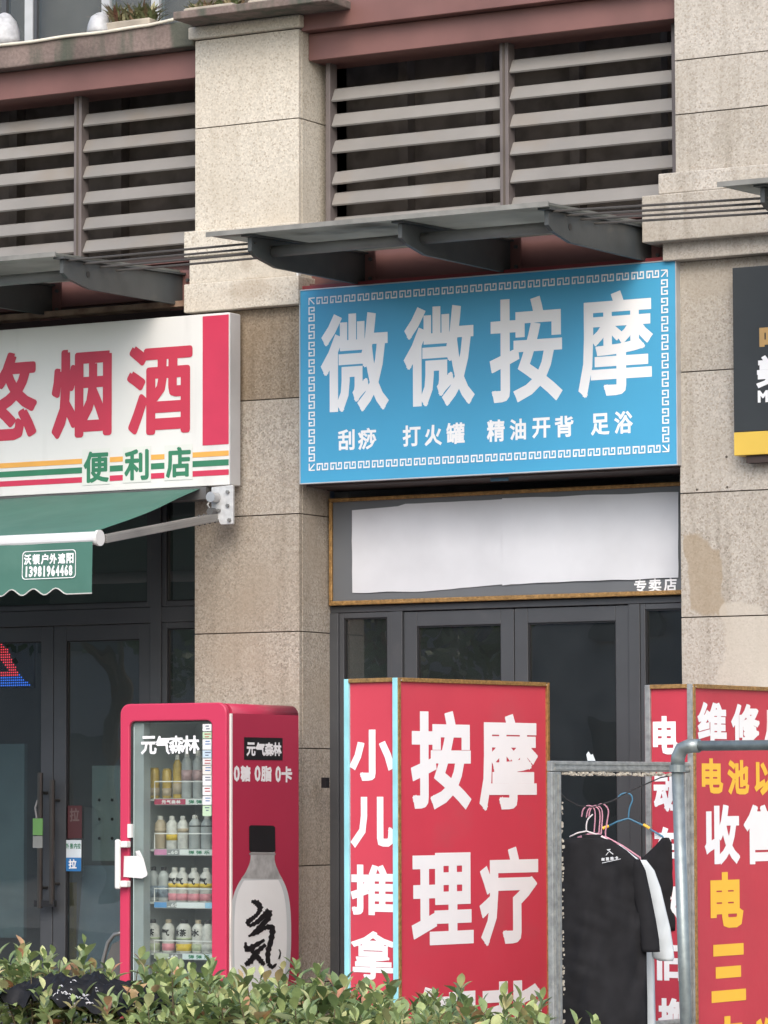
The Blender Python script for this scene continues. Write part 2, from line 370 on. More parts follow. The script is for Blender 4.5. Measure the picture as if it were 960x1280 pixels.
# shop interiors: back, side walls, ceiling and floor (dark, unlit)
def room(x0, x1, y0, y1, z1, M, zf=.004):
    MB().box(x0, x1, y1, y1+.1, zf, z1).build('back_wall', M, kind='structure')
    MB().box(x0-.1, x0, y0, y1+.1, zf, z1).build('side_wall', M, kind='structure')
    MB().box(x1, x1+.1, y0, y1+.1, zf, z1).build('side_wall', M, kind='structure')
    MB().box(x0-.1, x1+.1, y0, y1+.1, z1, z1+.1).build('ceiling', M, kind='structure')
room(-5.2, -.95, .47, 4.2, 3.9, WALLDARK)
room(-.50, 1.98, .47, 4.2, 3.9, WALLDARK)
# wall core of the building over and between the openings
XL0, XL1 = W(243, 640).x, W(374.5, 640).x
XR0 = W(850, 640).x
ZCAPB = W(308, 387).z; ZCAPT = W(300, 286).z

# ------------------------------------------------------------------ stone columns
def slab(parent, M, x0, x1, yf, z0, z1, t=.03, g=.003):
    o = MB().box(x0+g, x1-g, yf, yf+t, z0+g, z1-g).build('stone_panel', M, parent, bevel=.0015)
    return o
def stone_column(label, x0, x1, depth, zs_low, zs_up, cap, mats_low, M_up, Mcap, side=True, splits=(), xu0=None):
    c = thing('stone_column', label, 'column', ((x0+x1)/2, depth/2, 0))
    MB().box(x0+.012, x1-.012, .012, depth, 0, zs_up[-1]+.9).build('core', JOINT, c)
    for i in range(len(zs_low)-1):
        slab(c, mats_low[min(i, len(mats_low)-1)], x0, x1, 0, zs_low[i], zs_low[i+1])
        if side:
            MB().box(x1-.03, x1, .033, depth, zs_low[i]+.003, zs_low[i+1]-.003).build('stone_panel', mats_low[min(i, len(mats_low)-1)], c, bevel=.0015)
    a = xu0 if xu0 is not None else x0
    for i in range(len(zs_up)-1):
        slab(c, M_up, a, x1, 0, zs_up[i], zs_up[i+1])
        if side:
            MB().box(x1-.03, x1, .033, depth, zs_up[i]+.003, zs_up[i+1]-.003).build('stone_panel', M_up, c, bevel=.0015)
    for (e, p, z0, z1) in cap:
        MB().box(x0-e, x1+e*.9, -p, depth-.02, z0, z1).build('capital_block', Mcap, c, bevel=.006)
    return c
DEP = .34
zj = [W(308, y).z for y in (1228, 1082, 936, 791, 645, 501)]
zl = [0.0]+[zj[0]-1.25, zj[0]-.62]+zj+[ZCAPB]
zu = [ZCAPT, W(307, 154.5).z, W(307, 43.5).z]
capL = [(.035, .062, ZCAPB, W(300, 352).z), (.012, .04, W(300, 352).z, W(300, 318).z), (.035, .062, W(300, 318).z, ZCAPT)]
colL = stone_column('cream granite column between the red and white sign and the blue sign', XL0, XL1, DEP, zl, zu, capL,
                    [STONE_LOW]*8+[STONE_BROWN], STONE_UP, STONE_UP)
# cap slab on the left column's top
MB().box(XL0-.03, XL1+.02, -.03, DEP+.06, zu[-1]+.004, W(307, 27).z).build('capital_block', STONE_UP, colL, bevel=.01)
# seams of the capital slab
XRr = XR0+1.75
ZR_capb = W(880, 325).z
zjr = [W(905, y).z for y in (1087, 929, 770.5, 614.5, 462)]
zlr = [0, zjr[0]-1.27, zjr[0]-.65]+zjr+[ZR_capb]
capR = [(.055, .075, ZR_capb, W(880, 297.5, -.1).z), (.14, .15, W(880, 297.5, -.15).z+.002, W(880, 238, -.15).z), (.07, .09, W(880, 238, -.1).z+.002, W(880, 212, -.09).z)]
ztr = W(880, 212, -.05).z
zur = [ztr, W(900, 138).z, W(900, 70).z, W(900, 70).z+.62, W(900, 70).z+1.2]
colR = stone_column('wide grey granite pillar beside the blue sign carrying the black sign', XR0, XRr, .36, zlr, zur, capR,
                    [STONE_LOW]*2+[STONE_RT], STONE_RT, STONE_RT, xu0=W(843.5, 150).x)
# patched lighter and browner stains on right pillar are in the material; two small fixing holes
for (px, py) in ((908, 571), (909, 609), (871, 612)):
    p = W(px, py, -.002); MB().tube([p, p+Vector((0, .01, 0))], .007, 8).build('fixing_hole', JOINT, colR)

# ------------------------------------------------------------------ louvre banks
def zat(x, px, py, y):  # height at plane y from a pixel
    return W(px, py, y).z
def louvres(label, x0, x1, xm, zs, zt, zb, y=.24, sag=None, hh=.084):
    t = thing('louvre_bank', label, 'louvres', ((x0+x1)/2, y, zb))
    for (a, b) in ((x0, x0+.03), (xm-.027, xm+.027), (x1-.03, x1)):
        MB().box(a, b, y-.03, y+.05, zb, zt).build('mullion', LOUVFR, t, bevel=.003)
    MB().box(xm-.006, xm+.006, y-.034, y-.0305, zb, zt).build('mullion_groove', JOINT, t)
    for s, (a, b) in enumerate(((x0+.03, xm-.027), (xm+.027, x1-.03))):
        for k, z in enumerate(zs[s]):
            dz = -.022 if (sag and sag == (s, k)) else 0
            mb = MB(); prof = [(-.012, -hh/2), (-.018, -hh/2+.008), (.0, 0), (.02, hh/2-.006), (.032, hh/2), (.05, hh/2), (.05, hh/2-.004), (.034, hh/2-.005), (.008, 0), (-.008, -hh/2+.006), (-.006, -hh/2)]
            L = [Vector((a+.002, y+p, z+q+dz)) for p, q in prof]; Rr = [Vector((b-.002, y+p, z+q)) for p, q in prof]
            n = len(prof)
            mb.add(L+Rr, [tuple(range(n)), tuple(range(2*n-1, n-1, -1))]+[(i, i+n, (i+1) % n+n, (i+1) % n) for i in range(n)])
            mb.build('blade', LOUVRE, t)
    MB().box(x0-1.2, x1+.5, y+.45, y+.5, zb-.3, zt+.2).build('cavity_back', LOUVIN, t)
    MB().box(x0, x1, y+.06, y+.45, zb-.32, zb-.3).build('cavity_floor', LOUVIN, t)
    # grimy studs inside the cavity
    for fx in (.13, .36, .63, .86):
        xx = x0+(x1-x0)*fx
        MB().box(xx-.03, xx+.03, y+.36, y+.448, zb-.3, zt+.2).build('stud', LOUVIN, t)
    return t
yl = .24
xr0, xr1 = W(407, 150, yl-.03).x, W(846, 150, yl-.03).x
xrm = W(630, 150, yl-.03).x
zL = [W(560, p, yl-.02).z for p in (249, 218, 188, 158, 128, 97)]
zsr0 = [W(515, py, yl-.01).z for py in (246-.5, 217, 178.5, 148.5, 115.0)]
zsr0 = [W(515, (a+b)/2, yl).z for a, b in ((101-0, 115), (132, 148), (166, 181), (201, 216), (232.5, 247))]
zsr1 = [W(637, (a+b)/2, yl).z for a, b in ((75, 91), (108.5, 125.5), (143, 160), (178, 194.5), (213, 229), (247.5, 263))]
zsr1.append(2*zsr1[-1]-zsr1[-2])
zsr0.append(2*zsr0[-1]-zsr0[-2])
zt = W(620, 38, .2).z+.12; zb = W(620, 284, .2).z
louvres('brown metal louvres above the blue sign, with one blade sagging', xr0, xr1, xrm, [zsr0, zsr1], zt, zb, yl, sag=(0, 3))
xl0, xl1 = -4.0, W(242, 200, .2).x+.25
xlm = W(97, 200, yl-.03).x
zsl1 = [W(103, (a+b)/2, yl).z for a, b in ((144, 157), (176.5, 189.5), (209, 222), (241.5, 254), (273.5, 286.5), (302, 315))]
zsl0 = [z+.004 for z in zsl1]
louvres('brown metal louvres above the red and white shop sign', xl0, xl1, xlm, [zsl0, zsl1], W(100, 105, .2).z+.12, W(100, 320, .2).z-.2, yl)

# ------------------------------------------------------------------ beams
def zx(px, py, y): return W(px, py, y).z
def beam(label, x0, x1, y0, y1, bands, name='steel_beam', cat='beam', M=REDSTEEL):
    t = thing(name, label, cat, ((x0+x1)/2, (y0+y1)/2, bands[0][0]))
    for i, (z0, z1, dy, MM, nm) in enumerate(bands):
        MB().box(x0, x1, y0+dy, y1, z0, z1).build(nm, MM or M, t, bevel=.004)
    return t
# right bay beams (above the louvres)
zb1 = zx(620, 49, .1); zb2 = zx(550, 19.5, .04)
beam('maroon steel beam above the right louvres', XL1+.002, W(843.5, 30).x-.002, .10, .40, [(zb1, zb2, 0, None, 'lower_web'), (zb2+.002, zb2+.7, -.08, None, 'upper_web')])
# left bay: red beam, stained coping
zc0 = zx(120, 73, .0); zr0 = zx(120, 111.5, .08)
beam('maroon steel beam above the left louvres', -4.2, XL0-.002, .08, .40, [(zr0, zc0, 0, None, 'web')])
cop = MB().box(-4.3, XL0-.004, -.02, .9, zc0+.002, zx(120, 40, -.02)).build('coping', COPING, bevel=.01)
tag(cop, 'stained brown ledge under the upper window', 'ledge')
cable = MB(); ztop = zx(120, 40, -.02)
pts = []
for k in range(30):
    px = -30+k*8.6; base = 62-(px)*.145
    pts.append(W(px, 57-.1347*px if px < 185 else 57-.1347*185-(px-185)*.26, -.03)+Vector((0, 0, .0025*math.sin(k*.6))))
tag(cable.tube(pts, .010, 6).build('cable', mat('cable_cream', (.62, .58, .48), .5), smooth=True), 'cream cable running along the stained brown ledge', 'cable')
# over the column: steel beam and projecting ledge slab with plants
xa, xb = W(246, 30, 0).x, W(379, 20, 0).x
MBx = MB().box(xa, xb, .0, .5, W(310, 27).z+.002, W(310, 12.5, 0).z)
o = MBx.build('steel_beam', DARKSTEEL); tag(o, 'dark grey steel beam on top of the cream column', 'beam')
ls = MB().box(W(216, 14, -.25).x, W(408, 5, -.25).x, -.25, .55, W(310, 13, -.25).z, W(310, 3, -.25).z).build('ledge_slab', COPING, bevel=.006)
tag(ls, 'weathered ledge slab projecting over the cream column top', 'ledge')
# red I-beams behind the canopies
def ibeam(label, x0, x1, z0, z1, y=.12):
    t = thing('steel_beam', label, 'beam', ((x0+x1)/2, y, z0))
    MB().box(x0, x1, y, y+.02, z0, z1).build('web', REDSTEEL, t)
    MB().box(x0, x1, y-.06, y, z0-.012, z0-.001).build('flange', REDSTEEL, t)
    MB().box(x0, x1, y-.06, y, z1+.001, z1+.014).build('flange', REDSTEEL, t)
    return t
zib0, zib1 = zx(600, 339, .1), zx(600, 291, .1)
ib = ibeam('maroon steel beam behind the canopy over the blue sign', XL1+.002, XR0-.002, zib0, zib1)
zil0, zil1 = zx(100, 381, .1), zx(100, 340, .1)
ib2 = ibeam('maroon steel beam behind the canopy over the red and white sign', -4.2, XL0-.002, zil0, zil1)
o = MB().box(XL1+.01, XR0-.003, -.02, .10, zx(600, 346.5, 0), zx(600, 340.5, 0)).build('trim_strip', CRIMSON); tag(o, 'crimson metal trim strip along the top of the blue sign', 'trim')
o = MB().box(-4.2, XL0-.003, -.02, .10, zx(100, 393.5, 0), zx(100, 386.5, 0)).build('trim_strip', RUST); tag(o, 'rusty peeling metal strip above the red and white sign', 'trim')
# solid wall behind signs, between i-beam and door head
MB().box(XL1+.002, XR0-.002, .30, .42, zx(600, 606, .3)+.01, zib0-.012).build('lintel_wall', SOFFIT, kind='structure')
MB().box(-4.2, XL0-.002, .30, .42, zx(150, 625, .3), zil0-.012).build('lintel_wall', SOFFIT, kind='structure')
MB().box(XL1+.002, XR0-.002, .16, .9, zib1+.02, zib1+.06).build('slab_edge', SOFFIT, kind='structure')
MB().box(-4.2, XL0-.002, .16, .9, zil1+.02, zil1+.06).build('slab_edge', SOFFIT, kind='structure')

# ------------------------------------------------------------------ canopies
CTILT = .055
def bracket(parent, x, yt, z, th=.05):
    """side outline in y,z: tip toward the street"""
    y0 = yt; y1 = .058
    T = CTILT; prof = [(y0, z), (y0, z-.075), (y0+.05, z-.10), (y0+.26, z-.135), (y1, z-.175+T), (y1, z+T)]
    mb = MB().prism([(x-.012, a, b) for a, b in prof], (.024, 0, 0))
    b = mb.build('bracket', DARKSTEEL, parent)
    MB().hexa([(x-.035, y0-.03, z+.001), (x+.035, y0-.03, z+.001), (x+.035, y1, z+T+.001), (x-.035, y1, z+T+.001), (x-.035, y0-.03, z+.012), (x+.035, y0-.03, z+.012), (x+.035, y1, z+T+.012), (x-.035, y1, z+T+.012)]).build('bracket_flange', DARKSTEEL, b)
    MB().box(x-.075, x+.075, y1+.001, y1+.012, z-.20+T, z+.03+T).build('end_plate', REDSTEEL, b)
    for dx in (-.05, .05):
        for zz in (-.14+T, -.03+T):
            MB().tube([(x+dx, y1-.012, z+zz), (x+dx, y1+.0008, z+zz)], .011, 6).build('bolt', DARKSTEEL, b)
    MB().tube([(x+.0125, y0+.24, z-.055), (x+.0145, y0+.24, z-.055)], .018, 12).build('hole', BLACKPL, b)
    return b
def canopy(label, xs, xp0, xp1, yt=-1.15, z=None, zroll=0):
    t = thing('canopy', label, 'canopy', ((xp0+xp1)/2, yt/2, z-.26), 'grey canopies over the shopfronts')
    for x in xs: bracket(t, x, yt, z)
    mb = MB(); y0, y1 = yt-.06, .05
    # sheet in two lapped lengths with a slight sag
    mids = [xp0]+[x for x in xs[1:-1]]+[xp1] if len(xs) > 2 else [xp0, xp1]
    for i in range(len(mids)-1):
        zz = z+.016+.003*i
        MB().hexa([(mids[i]+.003, y0, zz), (mids[i+1]-.003, y0, zz), (mids[i+1]-.003, y1, zz+CTILT), (mids[i]+.003, y1, zz+CTILT),
                   (mids[i]+.003, y0, zz+.012), (mids[i+1]-.003, y0, zz+.012), (mids[i+1]-.003, y1, zz+CTILT+.012), (mids[i]+.003, y1, zz+CTILT+.012)]).build('roof_sheet', CANOPY, t)
    MB().box(xp0, xp1, y0-.008, y0-.001, z+.010, z+.036).build('front_edge', mat('canopy_edge', (.20, .20, .185), .6, var=.2, scale=9), t)
    for i in range(len(xs)-1):
        MB().tube([(xs[i]+.014, yt+.22, z-.052), (xs[i+1]-.014, yt+.22, z-.052)], .032, 10).build('cross_tube', mat('tube_grey', (.15, .158, .155), .5, var=.15), t, smooth=True)
    return t
ZC = W(308, 294, -1.15).z-.012
YT = -1.15
xb0 = WX(312, 300, 0).x if False else W(312, 300, YT).x
xb1 = W(500, 285, YT).x; xb2 = W(683, 268, YT).x
canopy('grey sheet canopy on three steel brackets over the blue sign', [xb0, xb1, xb2], W(258, 291, YT-.06).x, W(686, 248, YT-.06).x, YT, ZC)
ZC2 = W(80, 322, YT).z-.01
xc2 = W(77, 322, YT).x
canopy('grey sheet canopy on steel brackets over the red and white sign', [xc2-1.75, xc2-.92, xc2], xc2-2.0, W(66, 312, YT-.06).x+.02, YT, ZC2)
ZC3 = W(950, 232, YT).z-.01; xc3 = W(953, 236, YT).x
canopy('grey sheet canopy end over the black sign', [xc3, xc3+.9, xc3+1.8], W(897, 226, YT-.06).x, xc3+2.0, YT, ZC3)
def rods(label, x0, z0, x1, z1):
    t = thing('rod_row', label, 'rods', ((x0+x1)/2, YT, z0))
    for k in range(4):
        y = YT+.03+.16*k
        MB().tube([(x0+.02, y, z0), (x1+.02, y, z1)], .0065, 6).build('rod', mat('rod_grey', (.06, .055, .05), .6), t)
rods('four grey metal rods across the cream column between two canopies', xc2, ZC2-.002, xb0, ZC-.03)
rods('four grey metal rods across the wide pillar between two canopies', xb2, ZC-.002, xc3, ZC3-.05)

# ------------------------------------------------------------------ blue sign
YB = -.045
pb = FP(YB)
def frange(pl, cx, yt, yb): return pl.uv(cx, yb)[1], pl.uv(cx, yt)[1]
bs = thing('blue_sign', 'blue massage shop sign with white characters and key-pattern border', 'sign', (.63, YB, 3.3))
bu0, bu1 = W(374.5, 480, YB).x, W(846.5, 450, YB).x
bz0, bz1 = W(610, 593.5, YB).z, W(610, 343.5, YB).z
MB().box(bu0+.006, bu1-.006, YB, YB+.09, bz0+.006, bz1-.006).build('face_panel', BLUE, bs)
fr = MB()
for (a, b, c, d) in ((bu0, bu1, bz1-.006, bz1), (bu0, bu1, bz0, bz0+.006), (bu0, bu0+.006, bz0+.006, bz1-.006), (bu1-.006, bu1, bz0+.006, bz1-.006)):
    fr.box(a, b, YB-.004, YB+.094, c, d)
fr.build('edge_frame', SILVER, bs)
text_px(pb, [('微', (401.4, 391.7, 485.4, 514)), ('微', (505, 382.7, 592.7, 507)), ('按', (612.4, 371.5, 702.7, 501.7)), ('摩', (723, 364, 815.4, 494.3))], .0125, 'title_lettering', LETWHITE, bs, off=.001)
text_px(pb, [('刮', (422.7, 536.8, 443.4, 562.8)), ('痧', (447.7, 535, 470.5, 561.8)), ('打', (503.5, 531.5, 525.8, 558)), ('火', (531, 531, 552.3, 557)), ('罐', (558, 528.3, 581, 555)),
             ('精', (608.7, 524.6, 631, 552.2)), ('油', (637.4, 523.5, 657.6, 550)), ('开', (665.5, 522, 688, 547.4)), ('背', (693.7, 519.8, 717, 546.4)), ('足', (738.9, 516.6, 761.7, 543.7)), ('浴', (768, 514, 791, 542))],
        .0034, 'service_lettering', LETWHITE, bs, off=.001)
def keyunit(mb, pl, u, v, wu, hv, rot, flip=False):
    """meander S made of bars; wu along, hv across"""
    path = [(3, 2.6), (1.9, 2.6), (1.9, 3.55), (.4, 3.55), (.4, .4), (4.1, .4), (4.1, 3.6), (8.6, 3.6), (8.6, .45), (6.6, .45), (6.6, 1.5), (5.8, 1.5)]
    path = [(.4, 3.55), (.4, .4), (4.5, .4), (4.5, 2.2), (4.5, 3.6), (8.6, 3.6), (8.6, .4), (6.5, .4)]
    extra = [(.4, 3.55), (2.3, 3.55), (2.3, 2.1)]
    segs = list(zip(path, path[1:]))+list(zip(extra, extra[1:]))+[((6.5, .4), (6.5, 1.9))]
    for i, (a, b) in enumerate(segs):
        x0, x1 = min(a[0], b[0])-.4, max(a[0], b[0])+.4; y0, y1 = min(a[1], b[1])-.4, max(a[1], b[1])+.4
        q = []
        for (x, y) in ((x0, y0), (x1, y0), (x1, y1), (x0, y1)):
            s, t2 = x/9*wu, (4-y)/4*hv
            if rot: q.append((u+hv-t2 if flip else u+t2, v+s))
            else: q.append((u+s, v+t2))
        o = .0022+.0002*(i % 5)
        mb.add([pl.P(x, y, o) for x, y in q], [(0, 1, 2, 3)])
kb = MB()
ku0, ku1 = pb.uv(386, 470)[0], pb.uv(836, 450)[0]
kz0, kz1 = pb.uv(610, 577)[1], pb.uv(610, 354.5)[1]; kh = .041
nt_ = 24; pitch = (ku1-ku0-2*kh*1.1)/nt_
for i in range(nt_):
    for zz in (kz0, kz1-kh): keyunit(kb, pb, ku0+kh*1.1+i*pitch+pitch*.08, zz, pitch*.84, kh, False)
nv = 9; pv = (kz1-kz0-2*kh*1.1)/nv
for i in range(nv):
    keyunit(kb, pb, ku0, kz0+kh*1.1+i*pv+pv*.08, pv*.84, kh, True); keyunit(kb, pb, ku1-kh, kz0+kh*1.1+i*pv+pv*.08, pv*.84, kh, True, True)
for (cu, cv, sx, sy) in ((ku0, kz1, 1, -1), (ku1, kz1, -1, -1), (ku0, kz0, 1, 1), (ku1, kz0, -1, 1)):
    for (a, b) in (((0, 0), (1, .16)), ((0, 0), (.16, 1))):
        kb.add([pb.P(cu+sx*kh*x, cv+sy*kh*y, .0026) for x, y in ((a[0], a[1]), (b[0], a[1]), (b[0], b[1]), (a[0], b[1]))], [(0, 1, 2, 3)])
    kb.add([pb.P(cu+sx*kh*x, cv+sy*kh*y, .0031) for x, y in ((0, .12), (.12, 0), (1, .88), (.88, 1))], [(0, 1, 2, 3)])
kb.build('key_border', LETWHITE, bs)
tg = MB().box(W(612, 597, .02).x, W(634, 597, .02).x, .03, .04, bz0-.03, bz0-.004).build('maker_tag', mat('tag_blue', (.03, .09, .14), .4), bs)

# soffit below the blue sign
MB().box(XL1+.045, XR0-.004, .0, .299, bz0-.012, bz0-.001).build('soffit', SOFFIT, kind='structure')

# ------------------------------------------------------------------ fascia panel with paper
YF = .315
pf = FP(YF)
fp = thing('fascia_panel', 'grey fascia with gold moulding, papered over in white, above the door', 'fascia', (.63, YF, 2.7))
fx0, fx1 = W(412.5, 690, YF).x, XR0-.004
fz0, fz1 = W(630, 750.5, YF).z, W(630, 613, YF).z
MB().box(fx0+.01, fx1, YF, YF+.03, fz0+.008, fz1-.008).build('backing', PANELGREY, fp)
for (a, b, c, d) in ((fx0, fx1, fz1-.022, fz1), (fx0, fx1, fz0, fz0+.026), (fx0, fx0+.022, fz0+.026, fz1-.022)):
    mb = MB().box(a, b, YF-.018, YF, c, d); mb.build('gold_moulding', GOLD, fp, bevel=.005)
text_px(pf, [('专', (793, 724, 808, 741)), ('卖', (811, 723, 827, 740)), ('店', (830, 722, 846, 739))], .0022, 'lettering', LETWHITE, fp, off=.002)
def sheet(px0, px1, tops, bots, off, seed):
    n, mrows = 40, 8; vs, fs = [], []
    for i in range(n+1):
        t = i/n; px = px0+(px1-px0)*t
        yt = np.interp(t, [a for a, _ in tops], [b for _, b in tops]); yb = np.interp(t, [a for a, _ in bots], [b for _, b in bots])
        yb += 1.2*noise.noise((t*6, seed, 0)); yt += 1.0*noise.noise((t*5, seed+9, 0))
        for j in range(mrows+1):
            s = j/mrows; u, v = pf.uv(px+1.0*noise.noise((s*4, seed+3, t)), yt+(yb-yt)*s)
            vs.append(pf.P(u, v, off+.004*noise.noise((u*4, v*5, seed))+.004*abs(noise.noise((u*2.5+v*3, v*1.5, seed+8)))+.0015*noise.noise((u*15, v*3, seed+4))))
    for i in range(n):
        for j in range(mrows): a = i*(mrows+1)+j; fs.append((a, a+1, a+mrows+2, a+mrows+1))
    return MB().add(vs, fs)
sheet(441, 632, [(0, 638), (.3, 633), (.35, 630), (.9, 625), (1, 624)], [(0, 741), (.5, 739), (.9, 732), (1, 730)], .006, 1).build('paper_sheet', PAPER, fp, smooth=True)
sheet(629, 849, [(0, 623), (1, 615)], [(0, 732), (.05, 730), (1, 722)], .010, 5).build('paper_sheet', PAPER, fp, smooth=True)

# ------------------------------------------------------------------ shopfronts
def glazing(parent, pl, u0, u1, v0, v1, fw, name, th=.045, d=0.0, glass=True, fb=None, ft=None):
    """framed pane on a plane; fw stile width"""
    fb = fw if fb is None else fb; ft = fw if ft is None else ft
    mb = MB(); mb.pbox(pl, u0, u0+fw, v0, v1, d-th, d); mb.pbox(pl, u1-fw, u1, v0, v1, d-th, d)
    mb.pbox(pl, u0+fw, u1-fw, v1-ft, v1, d-th, d-.001); mb.pbox(pl, u0+fw, u1-fw, v0, v0+fb, d-th, d-.001)
    f = mb.build(name, DOORFR, parent, bevel=.003)
    if glass: MB().pbox(pl, u0+fw-.004, u1-fw+.004, v0+fb-.004, v1-ft+.004, d-.030, d-.022).build('glass', GLASS, f)
    # glazing bead
    bd = MB(); g = .008
    for (a, b, c, e) in ((u0+fw, u0+fw+g, v0+fb, v1-ft), (u1-fw-g, u1-fw, v0+fb, v1-ft), (u0+fw+g, u1-fw-g, v1-ft-g, v1-ft), (u0+fw+g, u1-fw-g, v0+fb, v0+fb+g)):
        bd.pbox(pl, a, b, c, e, d-.02, d-.010)
    bd.build('glazing_bead', BLACKPL, f)
    return f
YD = .34
pd = FP(YD)
s2 = thing('shopfront', 'grey framed glass double doors of the massage shop', 'shopfront', (.63, YD, 0))
U = lambda px, py=900, pl=pd: pl.uv(px, py)[0]
zh = W(630, 753, YD).z
MB().pbox(pd, XL1+.0, XR0-.004, zh-.03, fz0-.003, -.12, 0).build('head_rail', DOORFR, s2, bevel=.003)
zd1 = W(560, 766, YD).z-.004
MB().pbox(pd, U(411), U(424), 0.02, zh-.032, -.12, .01).build('jamb', DOORFR, s2, bevel=.003)
MB().pbox(pd, U(490), U(503.5), 0.02, zh-.032, -.10, .006).build('mullion', DOORFR, s2, bevel=.003)
MB().pbox(pd, U(787), U(801), 0.02, zh-.032, -.10, .006).build('mullion', DOORFR, s2, bevel=.003)
glazing(s2, pd, U(424)+.001, U(490)-.001, .03, zh-.033, .03, 'side_light')
glazing(s2, pd, U(801)+.001, XR0-.006, .03, zh-.033, .03, 'side_light')
d1 = glazing(s2, pd, U(504), U(641.5), .04, zh-.036, (U(520)-U(504)), 'door_leaf', d=-.012, fb=.12)
d2 = glazing(s2, pd, U(642.5), U(786), .04, zh-.036, (U(659)-U(642.5)), 'door_leaf', d=-.012, fb=.12)

YG = .33
pg = FP(YG)
s1 = thing('shopfront', 'dark framed glass doors of the convenience shop behind the red drinks cooler', 'shopfront', (-3, YG, 0))
G = lambda px, py=900: pg.uv(px, py)[0]
zt1 = W(100, 781, YG).z; zt2 = W(100, 762, YG).z; ztop1 = W(150, 640, YG).z
xle = XL0-.0
MB().pbox(pg, -4.2, xle, zt1, zt2, -.12, .004).build('transom_bar', DOORFR, s1, bevel=.003)
MB().pbox(pg, G(189), G(202), .02, 3.4, -.12, .012).build('mullion', DOORFR, s1, bevel=.003)
MB().pbox(pg, G(252), G(262), .02, 3.4, -.12, .012).build('jamb', DOORFR, s1, bevel=.003)
glazing(s1, pg, G(202)+.001, G(252)-.001, .03, zt1-.002, .035, 'side_light')
glazing(s1, pg, G(202)+.001, G(252)-.001, zt2+.002, 3.4, .03, 'fan_light')
glazing(s1, pg, G(-160), G(189)-.001, zt2+.002, 3.4, .03, 'fan_light')
dB = glazing(s1, pg, G(65.7), G(188), .04, zt1-.004, (G(81)-G(65.7)), 'door_leaf', d=-.012, fb=.12)
dA = glazing(s1, pg, G(-62), G(64.8), .04, zt1-.004, (G(65)-G(50)), 'door_leaf', d=-.012, fb=.12)
# pull handles
def handle(parent, px, y0, y1, yoff):
    xx = G(px); za, zb_ = pg.uv(px, y1)[1], pg.uv(px, y0)[1]
    mb = MB(); mb.tube([(xx, YG-yoff, za), (xx, YG-yoff, zb_)], .017, 10)
    for z in (za+.12, zb_-.12): mb.tube([(xx, YG-yoff, z), (xx, YG+.01, z)], .010, 8)
    mb.build('handle', mat('handle_bronze', (.09, .085, .08), .3, metal=.7), parent, smooth=False, bevel=.001)
handle(dA, 58, 966, 1135, .06); handle(dB, 73, 975, 1130, .06)
MB().box(G(52), G(77), YG-.07, YG-.045, pg.uv(60, 1133)[1], pg.uv(60, 1125)[1]).build('lock_bar', BLACKPL, dA)
# things stuck on / hanging at the doors
def flat(pl, x0, y0, x1, y1, off, th, name, M, parent=None, **k):
    u0, u1 = pl.uv(x0, (y0+y1)/2)[0], pl.uv(x1, (y0+y1)/2)[0]; v0, v1 = pl.uv((x0+x1)/2, y1)[1], pl.uv((x0+x1)/2, y0)[1]
    return MB().pbox(pl, u0, u1, v0, v1, off-th, off).build(name, M, parent, **k)
pgg = FP(YG+.028)
stk = flat(pgg, 82, 1050, 102.5, 1089, -.002+.01, .001, 'door_sticker', mat('sticker_white', (.62, .68, .72), .4)); tag(stk, 'white and blue pull sticker on the convenience shop door', 'sticker')
flat(pgg, 82, 1072, 102.5, 1089, .0095, .001, 'blue_field', mat('sticker_blue', (.03, .17, .42), .4), stk)
text_px(pgg, [('拉', (87, 1074, 97, 1086))], .0018, 'lettering', LETWHITE, stk, off=.0105)
text_px(pgg, [(c, (x, 1054, x+4, 1061)) for c, x in zip('外推内拉', (83.5, 88.5, 93.5, 98))], .0008, 'lettering', LETGREEN, stk, off=.0095)
stk = flat(pgg, 84, 1007, 103, 1048, .006, .001, 'door_sticker', mat('sticker_red', (.07, .02, .022), .5)); tag(stk, 'faded dark red sticker on the convenience shop door, above the blue one', 'sticker')
text_px(pgg, [('拉', (88, 1010, 100, 1027))], .002, 'lettering', mat('faded_letter', (.13, .09, .085), .6), stk, off=.0075)
kt = thing('key_tag', 'green tag hanging from a lanyard on the shop door handle', 'tag', W(47, 1045, YG-.07))
flat(FP(YG-.08), 41, 1023, 53, 1044, 0, .006, 'tag_body', mat('tag_green', (.12, .27, .08), .5), kt)
flat(FP(YG-.078), 41, 1045, 53, 1060, 0, .004, 'tag_card', mat('tag_grey', (.2, .21, .2), .5), kt)
MB().tube([W(47, 1000, YG-.06), W(44, 1010, YG-.08), W(46, 1023, YG-.08)], .006, 6).build('lanyard', mat('lanyard_grey', (.22, .22, .22), .7), kt)

